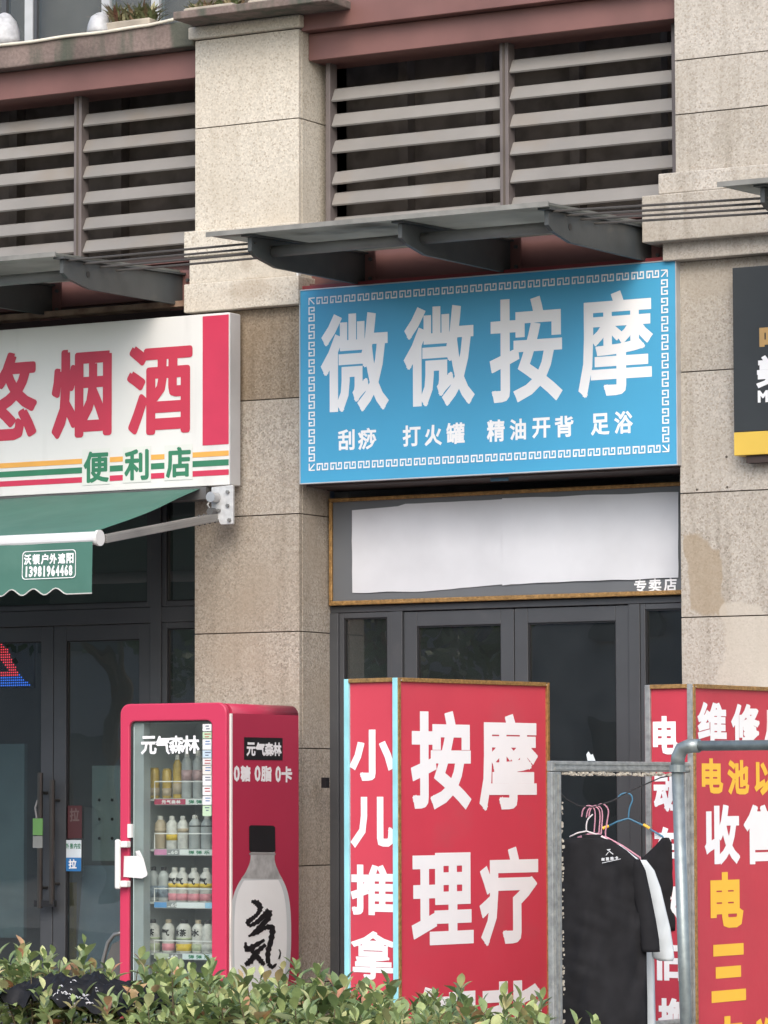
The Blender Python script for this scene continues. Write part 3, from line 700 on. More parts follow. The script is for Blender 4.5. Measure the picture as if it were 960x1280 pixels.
# LED board behind the left door
pl_led = FP(YG+.10)
led = thing('led_sign', 'lit red and blue led sign behind the left shop door', 'led sign', W(10, 858, YG+.10))
flat(pl_led, -60, 792, 42, 861, 0, .02, 'board', mat('led_board', (.02, .03, .05), .5), led)
def emis(n, c, s):
    M = bpy.data.materials.new(n); M.use_nodes = True; b = M.node_tree.nodes['Principled BSDF']
    b.inputs['Base Color'].default_value = (*c, 1); b.inputs['Emission Color'].default_value = (*c, 1); b.inputs['Emission Strength'].default_value = s
    return M
ER, EB = emis('led_red', (1, .05, .08), 1.6), emis('led_blue', (.04, .2, 1), 1.3)
mr, mbl = MB(), MB()
cell = .0155
us, vs_ = pl_led.uv(-45, 850)[0], pl_led.uv(0, 857)[1]
for i in range(58):
    for j in range(18):
        u = us+i*cell*.95; v = vs_+j*cell
        px = -45+(u-us)/(pl_led.uv(45, 850)[0]-us)*90; py = 857-(v-vs_)/(pl_led.uv(0, 797)[1]-vs_)*60
        tt = None
        d = abs((px-2)*.62-(py-815)*.55)
        edge = px < 4+(py-797)*.42
        if py < 846 and edge and px > -38 and (d < 6.5 or (py > 838) or (int(px/11) % 2 == 0 and d > 14)): tt = mr
        elif py > 838 and px < 18+(py-838)*1.1 and px > -40: tt = mbl
        if tt is not None:
            r = .0042; P = pl_led.P
            tt.add([P(u-r, v-r, .002), P(u+r, v-r, .002), P(u+r, v+r, .002), P(u-r, v+r, .002)], [(0, 1, 2, 3)])
mr.build('led_dots', ER, led)['kind'] = 'stuff'; mbl.build('led_dots', EB, led)['kind'] = 'stuff'

# inside the convenience shop: pale boards, counter, strip, chair arc
def solo(o, label, cat, group=None): return tag(o, label, cat, group)
solo(flat(FP(YG+.14), -30, 930, 30, 1172, 0, .03, 'display_board', mat('board_bluegreen', (.36, .43, .45), .6)), 'pale blue-green board standing inside behind the left shop door', 'board')
bo = solo(flat(FP(YG+.14), 115, 957, 152, 1076, 0, .03, 'display_board', mat('board_pale', (.62, .66, .62), .6)), 'pale perforated board inside the shop beside the red cooler', 'board')
for (px, py) in ((124, 1000), (140, 1000), (124, 1024), (140, 1024), (124, 1048), (140, 1048)):
    p = W(px, py, YG+.109); MB().tube([p, p+Vector((0, .002, 0))], .01, 8).build('hole', BLACKPL, bo)
mb = MB().prism([W(104, 1082, YG+.16), W(150, 1082, YG+.16), W(150, 1300, YG+.16), W(88, 1300, YG+.16)], (0, .04, 0)); solo(mb.build('counter_panel', mat('counter_grey', (.48, .54, .62), .5)), 'pale blue-grey counter panel inside below the perforated board', 'panel')
solo(flat(FP(YG+.14), 83, 1103, 92, 1290, 0, .03, 'post', mat('post_yellow', (.5, .36, .12), .5)), 'dull yellow post standing inside behind the shop door', 'post')
cp = [W(126, 1235, YG-.25), W(129, 1200, YG-.25), W(135, 1178, YG-.25), W(143, 1168, YG-.25), W(156, 1165, YG-.25)]
ch = thing('folding_chair', 'grey metal chair back poking out behind the red cooler', 'chair', cp[0])
MB().tube(cp, .012, 8).build('back_frame', mat('chair_steel', (.3, .3, .29), .35, metal=.6), ch, smooth=True)
MB().prism([W(131, 1235, YG-.24), W(133, 1200, YG-.24), W(140, 1180, YG-.24), W(156, 1173, YG-.24), W(156, 1235, YG-.24)], (0, .02, 0)).build('backrest', mat('chair_grey', (.12, .12, .115), .6), ch)
for k, dx in enumerate((0, .38)):
    MB().tube([cp[0]+Vector((dx, 0, 0)), Vector((cp[0].x+dx, cp[0].y, 0.004))], .012, 8).build('leg', MATS['chair_steel'], ch)

# ------------------------------------------------------------------ red and white shop sign
YW = -.155
pw = FP(YW)
ws = thing('shop_sign', 'white convenience shop sign with red characters and coloured stripes', 'sign', (-2.2, YW, 3.2))
wx1 = W(286.5, 500, YW).x; wx0 = -4.1
wz1 = W(130, 402.5, YW).z; wz0 = W(140, 613.5, YW).z
MB().box(wx0, wx1, YW, YW+.115, wz0, wz1).build('sign_box', WHITE, ws, bevel=.004)
MB().box(wx1+.001, wx1+.004, YW+.004, YW+.112, wz0+.004, wz1-.004).build('side_plate', SIGNSIDE, ws)
def band(ya, yb, xa, xb, name, M, off=.002):
    """horizontal band measured at px 286 (ya, yb)"""
    v1 = pw.uv(286, ya)[1]; v0 = pw.uv(286, yb)[1]
    MB().pbox(pw, xa, xb, v0, v1, .0004, off).build(name, M, ws)
xs_ = W(286, 470, YW).x
band(563, 569.5, wx0+.01, xs_, 'orange_stripe', STRORANGE); band(574, 581.5, wx0+.01, xs_, 'green_stripe', LETGREEN); band(586.5, 593.5, wx0+.01, xs_, 'red_stripe', STRRED)
v1 = pw.uv(270, 393)[1]-.006; v0 = pw.uv(270, 556)[1]
MB().pbox(pw, pw.uv(253.5, 480)[0], xs_, v0, v1, .0004, .0022).build('red_block', STRRED, ws)
text_px(pw, [('悠', (-36, 441, 46.5, 551)), ('烟', (65, 436, 140, 547)), ('酒', (159, 430, 241, 543))], .0155, 'title_lettering', LETRED, ws, rnd_ends=True)
for (a, b, c, d) in ((103, 561, 137.5, 606), (154, 558.5, 189, 603), (206, 556, 241, 600)):
    flat(pw, a, b, c, d, .0035, .001, 'letter_backing', PALE, ws)
text_px(pw, [('便', (105, 564, 136.5, 603.5)), ('利', (156, 561.5, 186.5, 600.5)), ('店', (208, 558.5, 239, 597)), ], .0062, 'lettering', LETGREEN, ws, rnd_ends=True, off=.0045)

# ------------------------------------------------------------------ awning
aw = thing('awning', 'green fabric awning with silver bar under the red and white sign', 'awning', (-2.4, -.6, 2.8))
zc = W(262, 622, -.12).z
MB().box(-4.1, W(262, 622, -.12).x, -.16, -.04, wz0-.075, wz0-.004).build('cassette', mat('cassette_dark', (.10, .10, .10), .5), aw)
YBAR = -1.25
bend = W(122, 672.5, YBAR); bz = bend.z
MB().tube([(-4.4, YBAR, bz), (bend.x, YBAR, bz)], .036, 14).build('front_bar', ALUWHITE, aw, smooth=False)
MB().tube([(bend.x, YBAR, bz), (bend.x+.018, YBAR, bz)], .044, 16).build('end_cap', PLWHITE, aw)
# fabric sheet
n = 24; vs, fs = [], []
xe0, xe1 = W(255, 619, -.12).x, bend.x-.01
for i in range(n+1):
    t = i/n
    for j in range(31):
        s = j/30; x = -4.3+(np.interp(t, [0, 1], [xe0, xe1])+4.3)*s
        z = (wz0-.012)*(1-t)+(bz+.036)*t-.012*math.sin(t*math.pi)*(.8+.2*math.sin(s*9))+.006*noise.noise((x*3, t*3, 1))
        y = -.165+(YBAR+.165)*t
        vs.append((x, y, z))
for i in range(n):
    for j in range(30): a = i*31+j; fs.append((a, a+1, a+32, a+31))
cl = MB().add(vs, fs).build('fabric', AWN, aw, smooth=True); so_ = cl.modifiers.new('s', 'SOLIDIFY'); so_.thickness = .002
# valance with scalloped edge
pv_ = FP(YBAR-.034)
xv1 = pv_.uv(115.5, 710)[0]; ztopv = bz-.02; zbot = pv_.uv(100, 742)[1]
wav = lambda x, z: .010*noise.noise((x*2.2, z*1.5, 3))+.022*max(0, (ztopv-z))*math.sin(x*11)
vs, fs = [], []; nx, nz = 170, 8; xv0 = -4.3
for i in range(nx+1):
    x = xv0+(xv1-xv0)*i/nx; d = (xv1-x)
    dip = 0 if d < .17 else .035*(.5+.5*math.cos((d-.17)/.145*2*math.pi+math.pi))
    zb_ = zbot+dip
    for j in range(nz+1):
        z = ztopv+(zb_-ztopv)*j/nz; vs.append(pv_.P(x, z, wav(x, z)))
for i in range(nx):
    for j in range(nz): a = i*(nz+1)+j; fs.append((a, a+1, a+nz+2, a+nz+1))
MB().add(vs, fs).build('valance', AWN, aw, smooth=True)
ed = MB().tube([Vector(vs[i*(nz+1)+nz]) for i in range(nx+1)], .004, 5); ed.build('valance_piping', AWNEDGE, aw)
fn = wav
text_px(pv_, spread('沃顿户外遮阳', 30, 693, 92, 706, .14, -.035), .0022, 'lettering', LETWHITE, aw, fn=fn)
text_px(pv_, spread('13981964468', 31, 708, 90.5, 721.5, .14, -.035), .0028, 'lettering', LETWHITE, aw, fn=fn)
mb = MB(); ub0, ub1 = pv_.uv(28, 706)[0], pv_.uv(95, 706)[0]; vb0, vb1 = pv_.uv(60, 723.5)[1], pv_.uv(60, 688)[1]
rc = .02; ringp = []
for cx_, cy_, a0 in ((ub1-rc, vb1-rc, 0), (ub0+rc, vb1-rc, 90), (ub0+rc, vb0+rc, 180), (ub1-rc, vb0+rc, 270)):
    for k in range(4): a = R_(a0+k*30); ringp.append((cx_+rc*math.cos(a), cy_+rc*math.sin(a)))
q = []
for sc_ in (0, .004):
    for (x, y) in ringp:
        cx_, cy_ = (ub0+ub1)/2, (vb0+vb1)/2
        xx, yy = x-math.copysign(sc_, x-cx_), y-math.copysign(sc_, y-cy_); q.append(pv_.P(xx, yy, .004+wav(xx, yy)))
mm = len(ringp); mb.add(q, [(i, (i+1) % mm, (i+1) % mm+mm, i+mm) for i in range(mm)]); mb.build('lettering_border', LETWHITE, aw)
# folding arm
pa0, pa1 = W(272, 646, -.13), W(128, 674, YBAR+.05)
d = (pa1-pa0).normalized(); side = d.cross(Vector((0, 0, 1))).normalized(); upv = side.cross(d)
arm = MB()
def bar(mb, a, b, hw, hh):
    mb.hexa([a-side*hw-upv*hh, a+side*hw-upv*hh, b+side*hw-upv*hh, b-side*hw-upv*hh, a-side*hw+upv*hh, a+side*hw+upv*hh, b+side*hw+upv*hh, b-side*hw+upv*hh])
bar(arm, pa0, pa1, .028, .022)
for k in (-1, 0, 1): bar(arm, pa0+side*.0*k+upv*(.013*k), pa1+upv*(.013*k), .031, .0035)
arm.build('folding_arm', mat('arm_grey', (.30, .29, .275), .5, metal=.3), aw)
for k in range(4):
    p = pa0+d*(.03+.05*k); MB().tube([p-upv*.032, p+upv*.032], .006, 6).build('arm_rivet', mat('arm_bolt', (.1, .1, .1), .5), aw)
# wall bracket
pk = FP(-.17)
MB().prism([pk.P(*pk.uv(x, y)) for x, y in ((264, 609), (291, 606), (291, 655), (276, 656), (264, 640))], (0, .02, 0)).build('wall_bracket', mat('bracket_white', (.5, .52, .53), .45, var=.15, scale=30), aw, bevel=.004)
for (px, py) in ((285, 615), (285, 632), (287, 650), (272, 651), (274, 638)):
    p = W(px, py, -.172); MB().tube([p, p-Vector((0, .012, 0))], .011, 6).build('bracket_bolt', mat('bolt_zinc', (.25, .25, .24), .4, metal=.6), aw)
p = W(270, 622, -.175); MB().tube([p, p-Vector((0, .06, 0))], .03, 14).build('pivot', ALU, aw)
p2 = W(268, 640, -.175); MB().tube([p-Vector((0, .03, 0)), (p+p2)/2-Vector((.02, .05, 0)), p2-Vector((0, .03, 0))], .006, 6).build('spring_cable', ALU, aw)
MB().tube([p2, p2-Vector((0, .05, 0))], .022, 12).build('pivot', mat('pivot_dark', (.1, .1, .1), .5), aw)
# left-most arm further along
MB().tube([(-3.9, -.13, wz0-.2), (-3.9, YBAR, bz)], .025, 8).build('folding_arm', MATS['arm_grey'], aw)

# ------------------------------------------------------------------ black sign on the right
YK = -.10
pk2 = FP(YK)
ks = thing('black_sign', 'charcoal shop sign with yellow base band at the right edge', 'sign', (2.9, YK, 3.2))
kx0 = W(916.5, 450, YK).x; kz0 = W(940, 568.5, YK).z; kz1 = W(940, 333, YK).z; kzm = W(940, 539.5, YK).z
MB().box(kx0, kx0+2.4, YK, YK+.095, kzm+.001, kz1).build('sign_box', BLACKSIGN, ks, bevel=.003)
MB().box(kx0, kx0+2.4, YK-.002, YK+.095, kz0, kzm).build('yellow_band', SIGNYEL, ks, bevel=.003)
MB().box(kx0+.06, kx0+2.3, YK+.02, YK+.094, kz0-.04, kz0-.002).build('mounting_rail', SOFFIT, ks)
text_px(pk2, [('叶', (949.5, 406, 985, 438))], .009, 'title_lettering', TAN, ks)
text_px(pk2, [('美', (946, 444, 982, 484))], .007, 'lettering', LETWHITE, ks)
text_px(pk2, [('M', (947.5, 488, 960.5, 503))], .004, 'lettering', LETWHITE, ks)

# ------------------------------------------------------------------ drinks cooler
YC = -.95
pc = FP(YC)
fx_0, fx_1 = W(150, 1000, YC).x, W(283, 1000, YC).x
fzt = W(215, 879, YC).z; fzb = .05; fdep = .74
fg = thing('drinks_cooler', 'red glass-door drinks cooler with a large bottle printed on its side', 'drinks cooler', ((fx_0+fx_1)/2, YC+.3, 0))
rc = .055
def rrect(x0, x1, z0, z1, r, n=6, rb=None):
    out = []; rb = r if rb is None else rb
    for cx_, cz, a0, rr in ((x1-r, z1-r, 0, r), (x0+r, z1-r, 90, r), (x0+rb, z0+rb, 180, rb), (x1-rb, z0+rb, 270, rb)):
        for k in range(n+1): a = R_(a0+90*k/n); out.append((cx_+rr*math.cos(a), cz+rr*math.sin(a)))
    return out
# hollow cabinet: sides, back, top (rounded shell) behind the door
YS = YC+.05
outer = rrect(fx_0+.004, fx_1+.006, fzb, fzt-.004, rc, 6, .01); t_ = .045
inner = rrect(fx_0+.05, fx_1-.05, fzb+.14, fzt-.10, .03, 6)
n = len(outer)
vs = [(x, YS, z) for x, z in outer]+[(x, YC+fdep, z) for x, z in outer]+[(x, YS, z) for x, z in inner]+[(x, YC+fdep-.06, z) for x, z in inner]
fs = [(i, (i+1) % n, (i+1) % n+n, i+n) for i in range(n)]+[tuple(range(n, 2*n))]
fs += [(i, (i+1) % n, (i+1) % n+2*n, i+2*n) for i in range(n)]
shell = MB().add(vs, fs).build('cabinet', FRIDGE_SHADED, fg, smooth=False, bevel=0)
for p in shell.data.polygons:
    nn = p.normal
    if len(p.vertices) == 4 and abs(nn.y) < .1 and p.area < .03: p.use_smooth = True
MB().add([(x, YS, z) for x, z in inner]+[(x, YC+fdep-.06, z) for x, z in inner], [(i, (i+1) % n, (i+1) % n+n, i+n) for i in range(n)]+[tuple(range(n, 2*n))]).build('lining', FRIDGE_IN, fg)
# white corner strip
MB().box(fx_1-.004, fx_1+.008, YC+.036, YC+.049, fzb+.03, fzt-.06).build('corner_strip', PLWHITE, fg)
# door
dout = rrect(fx_0, fx_1, fzb+.03, fzt, rc, 6, .02); gx0, gx1 = W(161, 1000, YC).x, W(264.5, 1000, YC).x; gz1 = W(212, 901, YC).z; gz0 = fzb+.22
din = rrect(gx0, gx1, gz0, gz1, .035, 6)
vs = [(x, YC, z) for x, z in dout]+[(x, YC+.034, z) for x, z in dout]+[(x, YC, z) for x, z in din]+[(x, YC+.034, z) for x, z in din]
fs = []
for i in range(n):
    j = (i+1) % n
    fs += [(i, j, j+n, i+n), (i+2*n, j+2*n, j+3*n, i+3*n), (i, j, j+2*n, i+2*n), (i+n, j+n, j+3*n, i+3*n)]
door = MB().add(vs, fs).build('door', FRIDGE_RED, fg, bevel=.008)
MB().box(gx0-.005, gx1+.005, YC+.012, YC+.018, gz0-.005, gz1+.005).build('glass', GLASSF, door)
ga = MB()
for (a, b, c, e) in ((gx0, gx0+.012, gz0, gz1), (gx1-.008, gx1, gz0, gz1), (gx0, gx1, gz1-.008, gz1), (gx0, gx1, gz0, gz0+.01)): ga.box(a, b, YC+.019, YC+.03, c, e)
ga.build('gasket', BLACKPL, door)
MB().box(gx0+.012, gx0+.075, YC+.034, YC+.10, gz0, gz1-.01).build('inner_stile', mat('stile_grey', (.33, .37, .37), .45), door)
# handle
hx = W(148, 1090, YC-.05).x
hz0, hz1 = W(148, 1111, YC).z, W(148, 1049, YC).z
hp = MB().box(hx-.020, hx+.012, YC-.062, YC-.038, hz0, hz1); hb = hp.build('handle', PLWHITE, door, bevel=.010)
MB().box(hx-.005, hx+.05, YC-.045, YC-.001, hz1-.045, hz1-.010).build('handle_mount', PLWHITE, door, bevel=.006)
MB().box(hx-.005, hx+.05, YC-.045, YC-.001, hz0+.010, hz0+.045).build('handle_mount', PLWHITE, door, bevel=.006)
# torn white notice / sheet taped on the door at the handle
pt = FP(YC-.004)
nb = MB().add([pt.P(*pt.uv(x, y), 0 if i < 2 else .006) for i, (x, y) in enumerate(((155, 1070), (171, 1070), (170, 1064), (175, 1063), (180, 1073), (185, 1092), (184, 1095), (178, 1098), (155, 1096)))], [tuple(range(9))])
o = nb.build('paper_notice', mat('notice_white', (.72, .71, .71), .6)); tag(o, 'torn white paper taped across the cooler door beside its handle', 'paper')
sm = o.modifiers.new('s', 'SOLIDIFY'); sm.thickness = .001
MB().box(W(160, 1039, YC).x, W(165, 1039, YC).x, YC-.006, YC+.011, W(162, 1047, YC).z, W(162, 1030, YC).z).build('door_lock', PLWHITE, door)
# glass lettering and sticker column
pgl = FP(YC+.0115)
text_px(pgl, [('元', (176.5, 920, 196, 943)), ('气', (194, 920, 213.5, 943)), ('森', (211, 919.5, 230, 942)), ('林', (228, 919.5, 249.5, 942))], .0032, 'lettering', LETWHITE, door, off=.002)
strip = MB(); 
cols = [mat('tag_%d' % i, c, .5, var=.02) for i, c in enumerate(((.70, .70, .70), (.30, .45, .66), (.62, .64, .66), (.68, .64, .60), (.45, .6, .42), (.50, .62, .72), (.68, .68, .68)))]
yy = 905.0; k = 0
rs = random.Random(3)
while yy < 1016:
    hgt = rs.choice((8, 9, 11, 13)); flat(pgl, 253.5, yy, 264.5, yy+hgt, .002, .001, 'menu_label', cols[rs.randrange(7) if k % 2 else 0], door)
    for q_ in range(2):
        flat(pgl, 256+rs.random()*2, yy+2+q_*3.4, 261+rs.random()*3, yy+3.2+q_*3.4, .0028, .0005, 'menu_print', mat('menu_ink%d' % (k % 3), ((.08, .1, .16), (.35, .05, .05), (.05, .15, .35))[k % 3], .5), door)
    yy += hgt+1; k += 1
MB().box(gx0-.006, gx0+.004, YC+.055, YC+.075, gz0+.05, gz1-.03).build('added_led_strip', emis('added_led_white', (.9, 1, 1), .7), fg)  # glowing strip added to brighten the cooler's dark inside, mostly hidden by the frame
# shelves, rails, price strips and bottles
LIN = {'white': mat('label_white', (.52, .51, .48), .45, var=.18, scale=38), 'yellow': mat('label_yellow', (.66, .46, .05), .45, var=.15, scale=30),
       'pink': mat('label_pink', (.62, .24, .28), .45, var=.15, scale=30), 'clear': mat('bottle_clear', (.34, .36, .36), .25, var=.1, scale=20),
       'gold': mat('bottle_gold', (.42, .29, .07), .3, var=.2, scale=30), 'green': mat('label_green', (.38, .42, .28), .45, var=.2, scale=30), 'black': BLACKPL, 'tan': mat('bottle_tan', (.38, .31, .22), .35, var=.1)}
YSH = YC+.14
shelfpx = [(1001.5, 977), (1064.5, 1042), (1130.5, 1111), (1194.5, 1176), (1262, 1243)]
wire = mat('rail_wire', (.72, .72, .70), .4)
shelf_z = []
ROWS = ['first', 'second', 'third', 'fourth', 'fifth']
STR = [((.40, .05, .10), (.62, .66, .64)), ((.60, .25, .42), (.66, .69, .67)), ((.10, .30, .60), (.62, .70, .74)), ((.5, .5, .46), (.62, .70, .70)), ((.5, .5, .5), (.6, .6, .6))]
for si, (ys, yr) in enumerate(shelfpx):
    z = W(215, ys-3, YSH-.01).z; shelf_z.append(z)
    MB().box(fx_0+.055, fx_1-.055, YSH, YC+fdep-.07, z-.012, z).build('shelf', FRIDGE_IN, fg)
    zr = W(215, yr, YSH-.02).z
    rl = MB().tube([(gx0+.09, YSH-.02, z), (gx0+.09, YSH-.02, zr), (fx_1-.06, YSH-.02, zr), (fx_1-.06, YSH-.02, z)], .0035, 6)
    rl.build('guard_rail', wire, fg)
    psx = FP(YSH-.012)
    x0s = gx0+.083
    wst = fx_1-.06-x0s
    segs = [(0, .42, STR[si][0]), (.42, .84, STR[si][1]), (.84, 1, STR[si][0])] if si != 2 else [(0, .17, STR[si][0]), (.17, .3, (.25, .27, .27)), (.3, .68, (.7, .74, .74)), (.68, .86, (.30, .55, .75)), (.86, 1, (.25, .27, .27))]
    if si == 1: segs = [(0, .17, STR[1][0]), (.17, .34, (.25, .26, .26)), (.34, .78, STR[1][1]), (.78, 1, (.25, .26, .26))]
    if si == 3: segs = [(0, .2, (.45, .5, .36)), (.2, .38, (.2, .2, .2)), (.38, .85, (.64, .72, .72)), (.85, 1, (.55, .5, .5))]
    ps_ = MB().pbox(psx, x0s, x0s+wst, z-.034, z+.002, -.004, 0).build('price_strip', mat('strip_base', (.4, .4, .4), .5), fg)
    for gi, (a, b, c) in enumerate(segs):
        MB().pbox(psx, x0s+wst*a, x0s+wst*b-.002, z-.031, z-.002, .0002, .0012).build('strip_label', mat('strip_%d_%d' % (si, gi), c, .5, var=.03), ps_)
    txt = [('.60', .18, .32), ('.50', .87, .99)] if si in (1, 2, 3) else []
    if si == 0: txt = [('元气森林', .1, .36), ]
    for s_, a, b in txt:
        mbt = MB(); nn = len(s_)
        for ci, chh in enumerate(s_):
            a0 = x0s+wst*(a+(b-a)*ci/nn); put_glyph(mbt, psx, chh, a0, a0+wst*(b-a)/nn*.86, z-.027, z-.007 if chh != '.' else z-.022, .0012, off=.0018)
        mbt.build('lettering', PLWHITE, ps_)
    mbt = MB(); a0 = x0s+wst*(.46 if si != 2 else .36)
    if si != 2:
        for ci, chh in enumerate('弹弹乐'):
            put_glyph(mbt, psx, chh, a0+ci*.05, a0+ci*.05+.036, z-.027, z-.006, .0009, off=.0018)
        mbt.build('lettering', LETGREEN, ps_)

def bottle(x, z, h, r, body, cap, band=None, band2=None, label='', neck=True, fill=None, y=None, ch=None):
    y = YSH+.045 if y is None else y
    t = thing('bottle', label, 'bottle', (x, y, z), 'drinks inside the red cooler')
    if neck: prof = [(r*.9, 0), (r, .008), (r, h*.72), (r*.92, h*.78), (r*.55, h*.87), (r*.42, h*.89)]
    else: prof = [(r*.8, 0), (r, .01), (r, h*.90), (r*.8, h*.97)]
    MB().lathe((x, y, z), prof, 14).build('body', body, t, smooth=True)
    if neck: MB().lathe((x, y, z), [(r*.47, h*.885), (r*.48, h*.89), (r*.48, h*.985), (r*.42, h)], 12).build('cap', cap, t, smooth=False)
    else: MB().lathe((x, y, z), [(r*.78, h*.972), (r*.78, h)], 12).build('cap', cap, t)
    if band: MB().lathe((x, y, z), [(r+.0012, h*band[1]), (r+.0012, h*band[2])], 14).build('label_band', band[0], t, smooth=True)
    if band2: MB().lathe((x, y, z), [(r+.0018, h*band2[1]), (r+.0018, h*band2[2])], 14).build('label_band', band2[0], t, smooth=True)
    if ch:
        mb = MB(); pl = Plane((x, y, z), (1, 0, 0))
        f2 = lambda u, v: math.sqrt(max((r+.002)**2-min(abs(u), r*.95)**2, 0))
        for ci, c_ in enumerate(ch):
            wd = 2*r*.86/len(ch); put_glyph(mb, pl, c_, -r*.86+ci*wd, -r*.86+ci*wd+wd*.9, h*.50, h*.72, .0014, off=.001, fn=f2)
        mb.build('lettering', BLACKPL, t)
    return t
def bx(px, py=1000): return W(px, py, YSH+.03).x
ORD = ['leftmost', 'second', 'third', 'fourth', 'fifth', 'sixth']
hs = .17
row1 = [(191, .17, .030, 'gold', 'gold', False), (207, .165, .027, 'gold', 'gold', False), (220, .24, .026, 'gold', 'white', True), (232, .26, .031, 'clear', 'white', True), (246, .26, .031, 'clear', 'white', True)]
for i, (px, h, r, bo_, cp_, nk) in enumerate(row1):
    if nk and bo_ == 'clear':
        bottle(bx(px), shelf_z[0]+.001, h, r, LIN['clear'], LIN['white'], (mat('label_rose', (.42, .28, .28), .4, var=.3, scale=25), .38, .60), label='clear bottle with pale red label on the top cooler shelf, %s along' % ORD[i])
    else:
        bottle(bx(px), shelf_z[0]+.001, h, r, LIN['gold'], LIN[cp_], (LIN['tan'], .1, .35), label='golden drink %s on the top cooler shelf, %s along' % ('bottle' if nk else 'can', ORD[i]), neck=nk)
row2 = [(199, .18, .033), (213.5, .18, .033), (227, .18, .031), (242, .185, .034), (257, .185, .034)]
for i, (px, h, r) in enumerate(row2):
    if i < 3: bottle(bx(px), shelf_z[1]+.001, h, r, LIN['white'] if i else LIN['tan'], LIN['white'], (LIN['yellow'], .26, .44) if i == 1 else ((LIN['tan'], .5, .62)), label='small white bottle with %s on the second cooler shelf, %s along' % ('yellow label' if i == 1 else 'tan label', ORD[i]))
    else: bottle(bx(px), shelf_z[1]+.001, h, r, LIN['clear'], LIN['white'], (LIN['black'], .66, .69), label='grey drink bottle with dark neck ring on the second cooler shelf, %s along' % ORD[i])
row3 = [(190, 'clear'), (203, 'clear'), (215.5, 'w'), (226.5, 'w'), (241, 'w'), (256, 'w')]
for i, (px, k_) in enumerate(row3):
    if k_ == 'clear': bottle(bx(px), shelf_z[2]+.001, .19, .031, LIN['clear'], LIN['black'], (mat('label_slate', (.20, .25, .30), .4, var=.5, scale=40), .12, .45), label='clear bottle with dark print and black cap on the third cooler shelf, %s along' % ORD[i])
    else: bottle(bx(px), shelf_z[2]+.001, .185, .035, LIN['white'], LIN['white'], (LIN['yellow'], .42, .54), (LIN['pink'], .04, .24), label='white bottle with yellow band and pink base on the third cooler shelf, %s along' % ORD[i], ch='气', y=YSH+.045+(.0 if i > 2 else .01))
row4 = [(188, '冰茶', 'green'), (207, '气', 'pink'), (228, '冰茶', 'yellow'), (244, '冰', 'green'), (256, '', 'white')]
for i, (px, c_, b_) in enumerate(row4):
    bottle(bx(px), shelf_z[3]+.001, .18, .044 if len(c_) == 2 else .035, LIN['white'], LIN['tan'] if i % 2 else LIN['black'], (LIN[b_], .06, .27), (LIN['green'], .40, .46) if len(c_) == 2 else None, label='white tea bottle with %s fruit print on the fourth cooler shelf, %s along' % (b_, ORD[i]), ch=c_ or None, y=YSH+.05+(.0 if len(c_) == 2 else .012))
for i, px in enumerate((196, 216, 236, 254)):
    bottle(bx(px), shelf_z[4]+.001, .19, .033, LIN['clear'], LIN['white'], (LIN['white'], .25, .5), label='clear water bottle on the lowest visible cooler shelf, %s along' % ORD[i])
# prints on the cooler's side (plane x = const, facing +x)
XS = fx_1+.0065
psd = Plane((XS, 0, 0), (0, 1, 0))
flat(psd, 305, 922, 353, 950, .0015, .001, 'logo_plate', BLACKPL, fg)
text_px(psd, [('元', (308, 928, 319, 945)), ('气', (319, 928, 331, 945)), ('森', (330.5, 928, 341.5, 945)), ('林', (341, 928, 351.5, 945))], .0034, 'lettering', LETWHITE, fg, off=.002)
text_px(psd, [('0', (292, 957, 299.5, 977)), ('糖', (300.5, 957, 313, 977)), ('0', (318, 957, 325.5, 977)), ('脂', (326, 957.5, 339.5, 977)), ('0', (344, 957.5, 351, 978)), ('卡', (351.5, 958, 365, 978))], .0042, 'lettering', LETWHITE, fg, off=.001)
def outline(pts, off, name, M, parent, pl=psd):
    mb = MB().add([pl.P(*pl.uv(x, y), off) for x, y in pts], [tuple(range(len(pts)))]); return mb.build(name, M, parent)
def bez(pts, n=6):
    out = []
    for i in range(len(pts)-1):
        p0 = pts[max(i-1, 0)]; p1 = pts[i]; p2 = pts[i+1]; p3 = pts[min(i+2, len(pts)-1)]
        for k in range(n):
            t = k/n
            out.append(tuple(.5*((2*p1[j])+(-p0[j]+p2[j])*t+(2*p0[j]-5*p1[j]+4*p2[j]-p3[j])*t*t+(-p0[j]+3*p1[j]-3*p2[j]+p3[j])*t**3) for j in (0, 1)))
    out.append(pts[-1]); return out
lft = bez([(313, 1064), (312.5, 1076), (307, 1090), (297, 1106), (291, 1122), (288.5, 1145), (288, 1180), (289, 1215), (293, 1245)])
rgt = bez([(343, 1065), (343.5, 1078), (349, 1092), (357, 1108), (361.5, 1126), (363.5, 1150), (363.5, 1185), (361, 1218), (357, 1245)])
outline(lft+rgt[::-1], .0012, 'bottle_print', mat('print_bottle', (.58, .64, .66), .35, var=.05, scale=7), fg)
outline([(x+(4.5 if y > 1095 else 2), y) for x, y in lft if y > 1098]+[(x-(5.5 if y > 1095 else 2), y) for x, y in rgt[::-1] if y > 1098], .0015, 'bottle_print_highlight', mat('print_bright', (.86, .91, .92), .35, var=.03, scale=5), fg)
outline(bez([(313, 1064), (312.5, 1076), (307, 1090), (301, 1098)])+bez([(353, 1099), (349, 1092), (343.5, 1078), (343, 1065)]), .0018, 'bottle_print_shoulder', mat('print_shoulder', (.42, .44, .44), .35, var=.3, scale=18), fg)
outline([(311, 1033), (313, 1031.5), (341, 1032), (343.5, 1034), (344, 1064), (341, 1065.5), (313, 1065), (311, 1063)], .0024, 'bottle_print_cap', BLACKPL, fg)
outline([(311, 1066), (344, 1066.5), (344, 1069), (311, 1068.5)], .0026, 'bottle_print_ring', mat('print_ring', (.28, .28, .28), .4), fg)
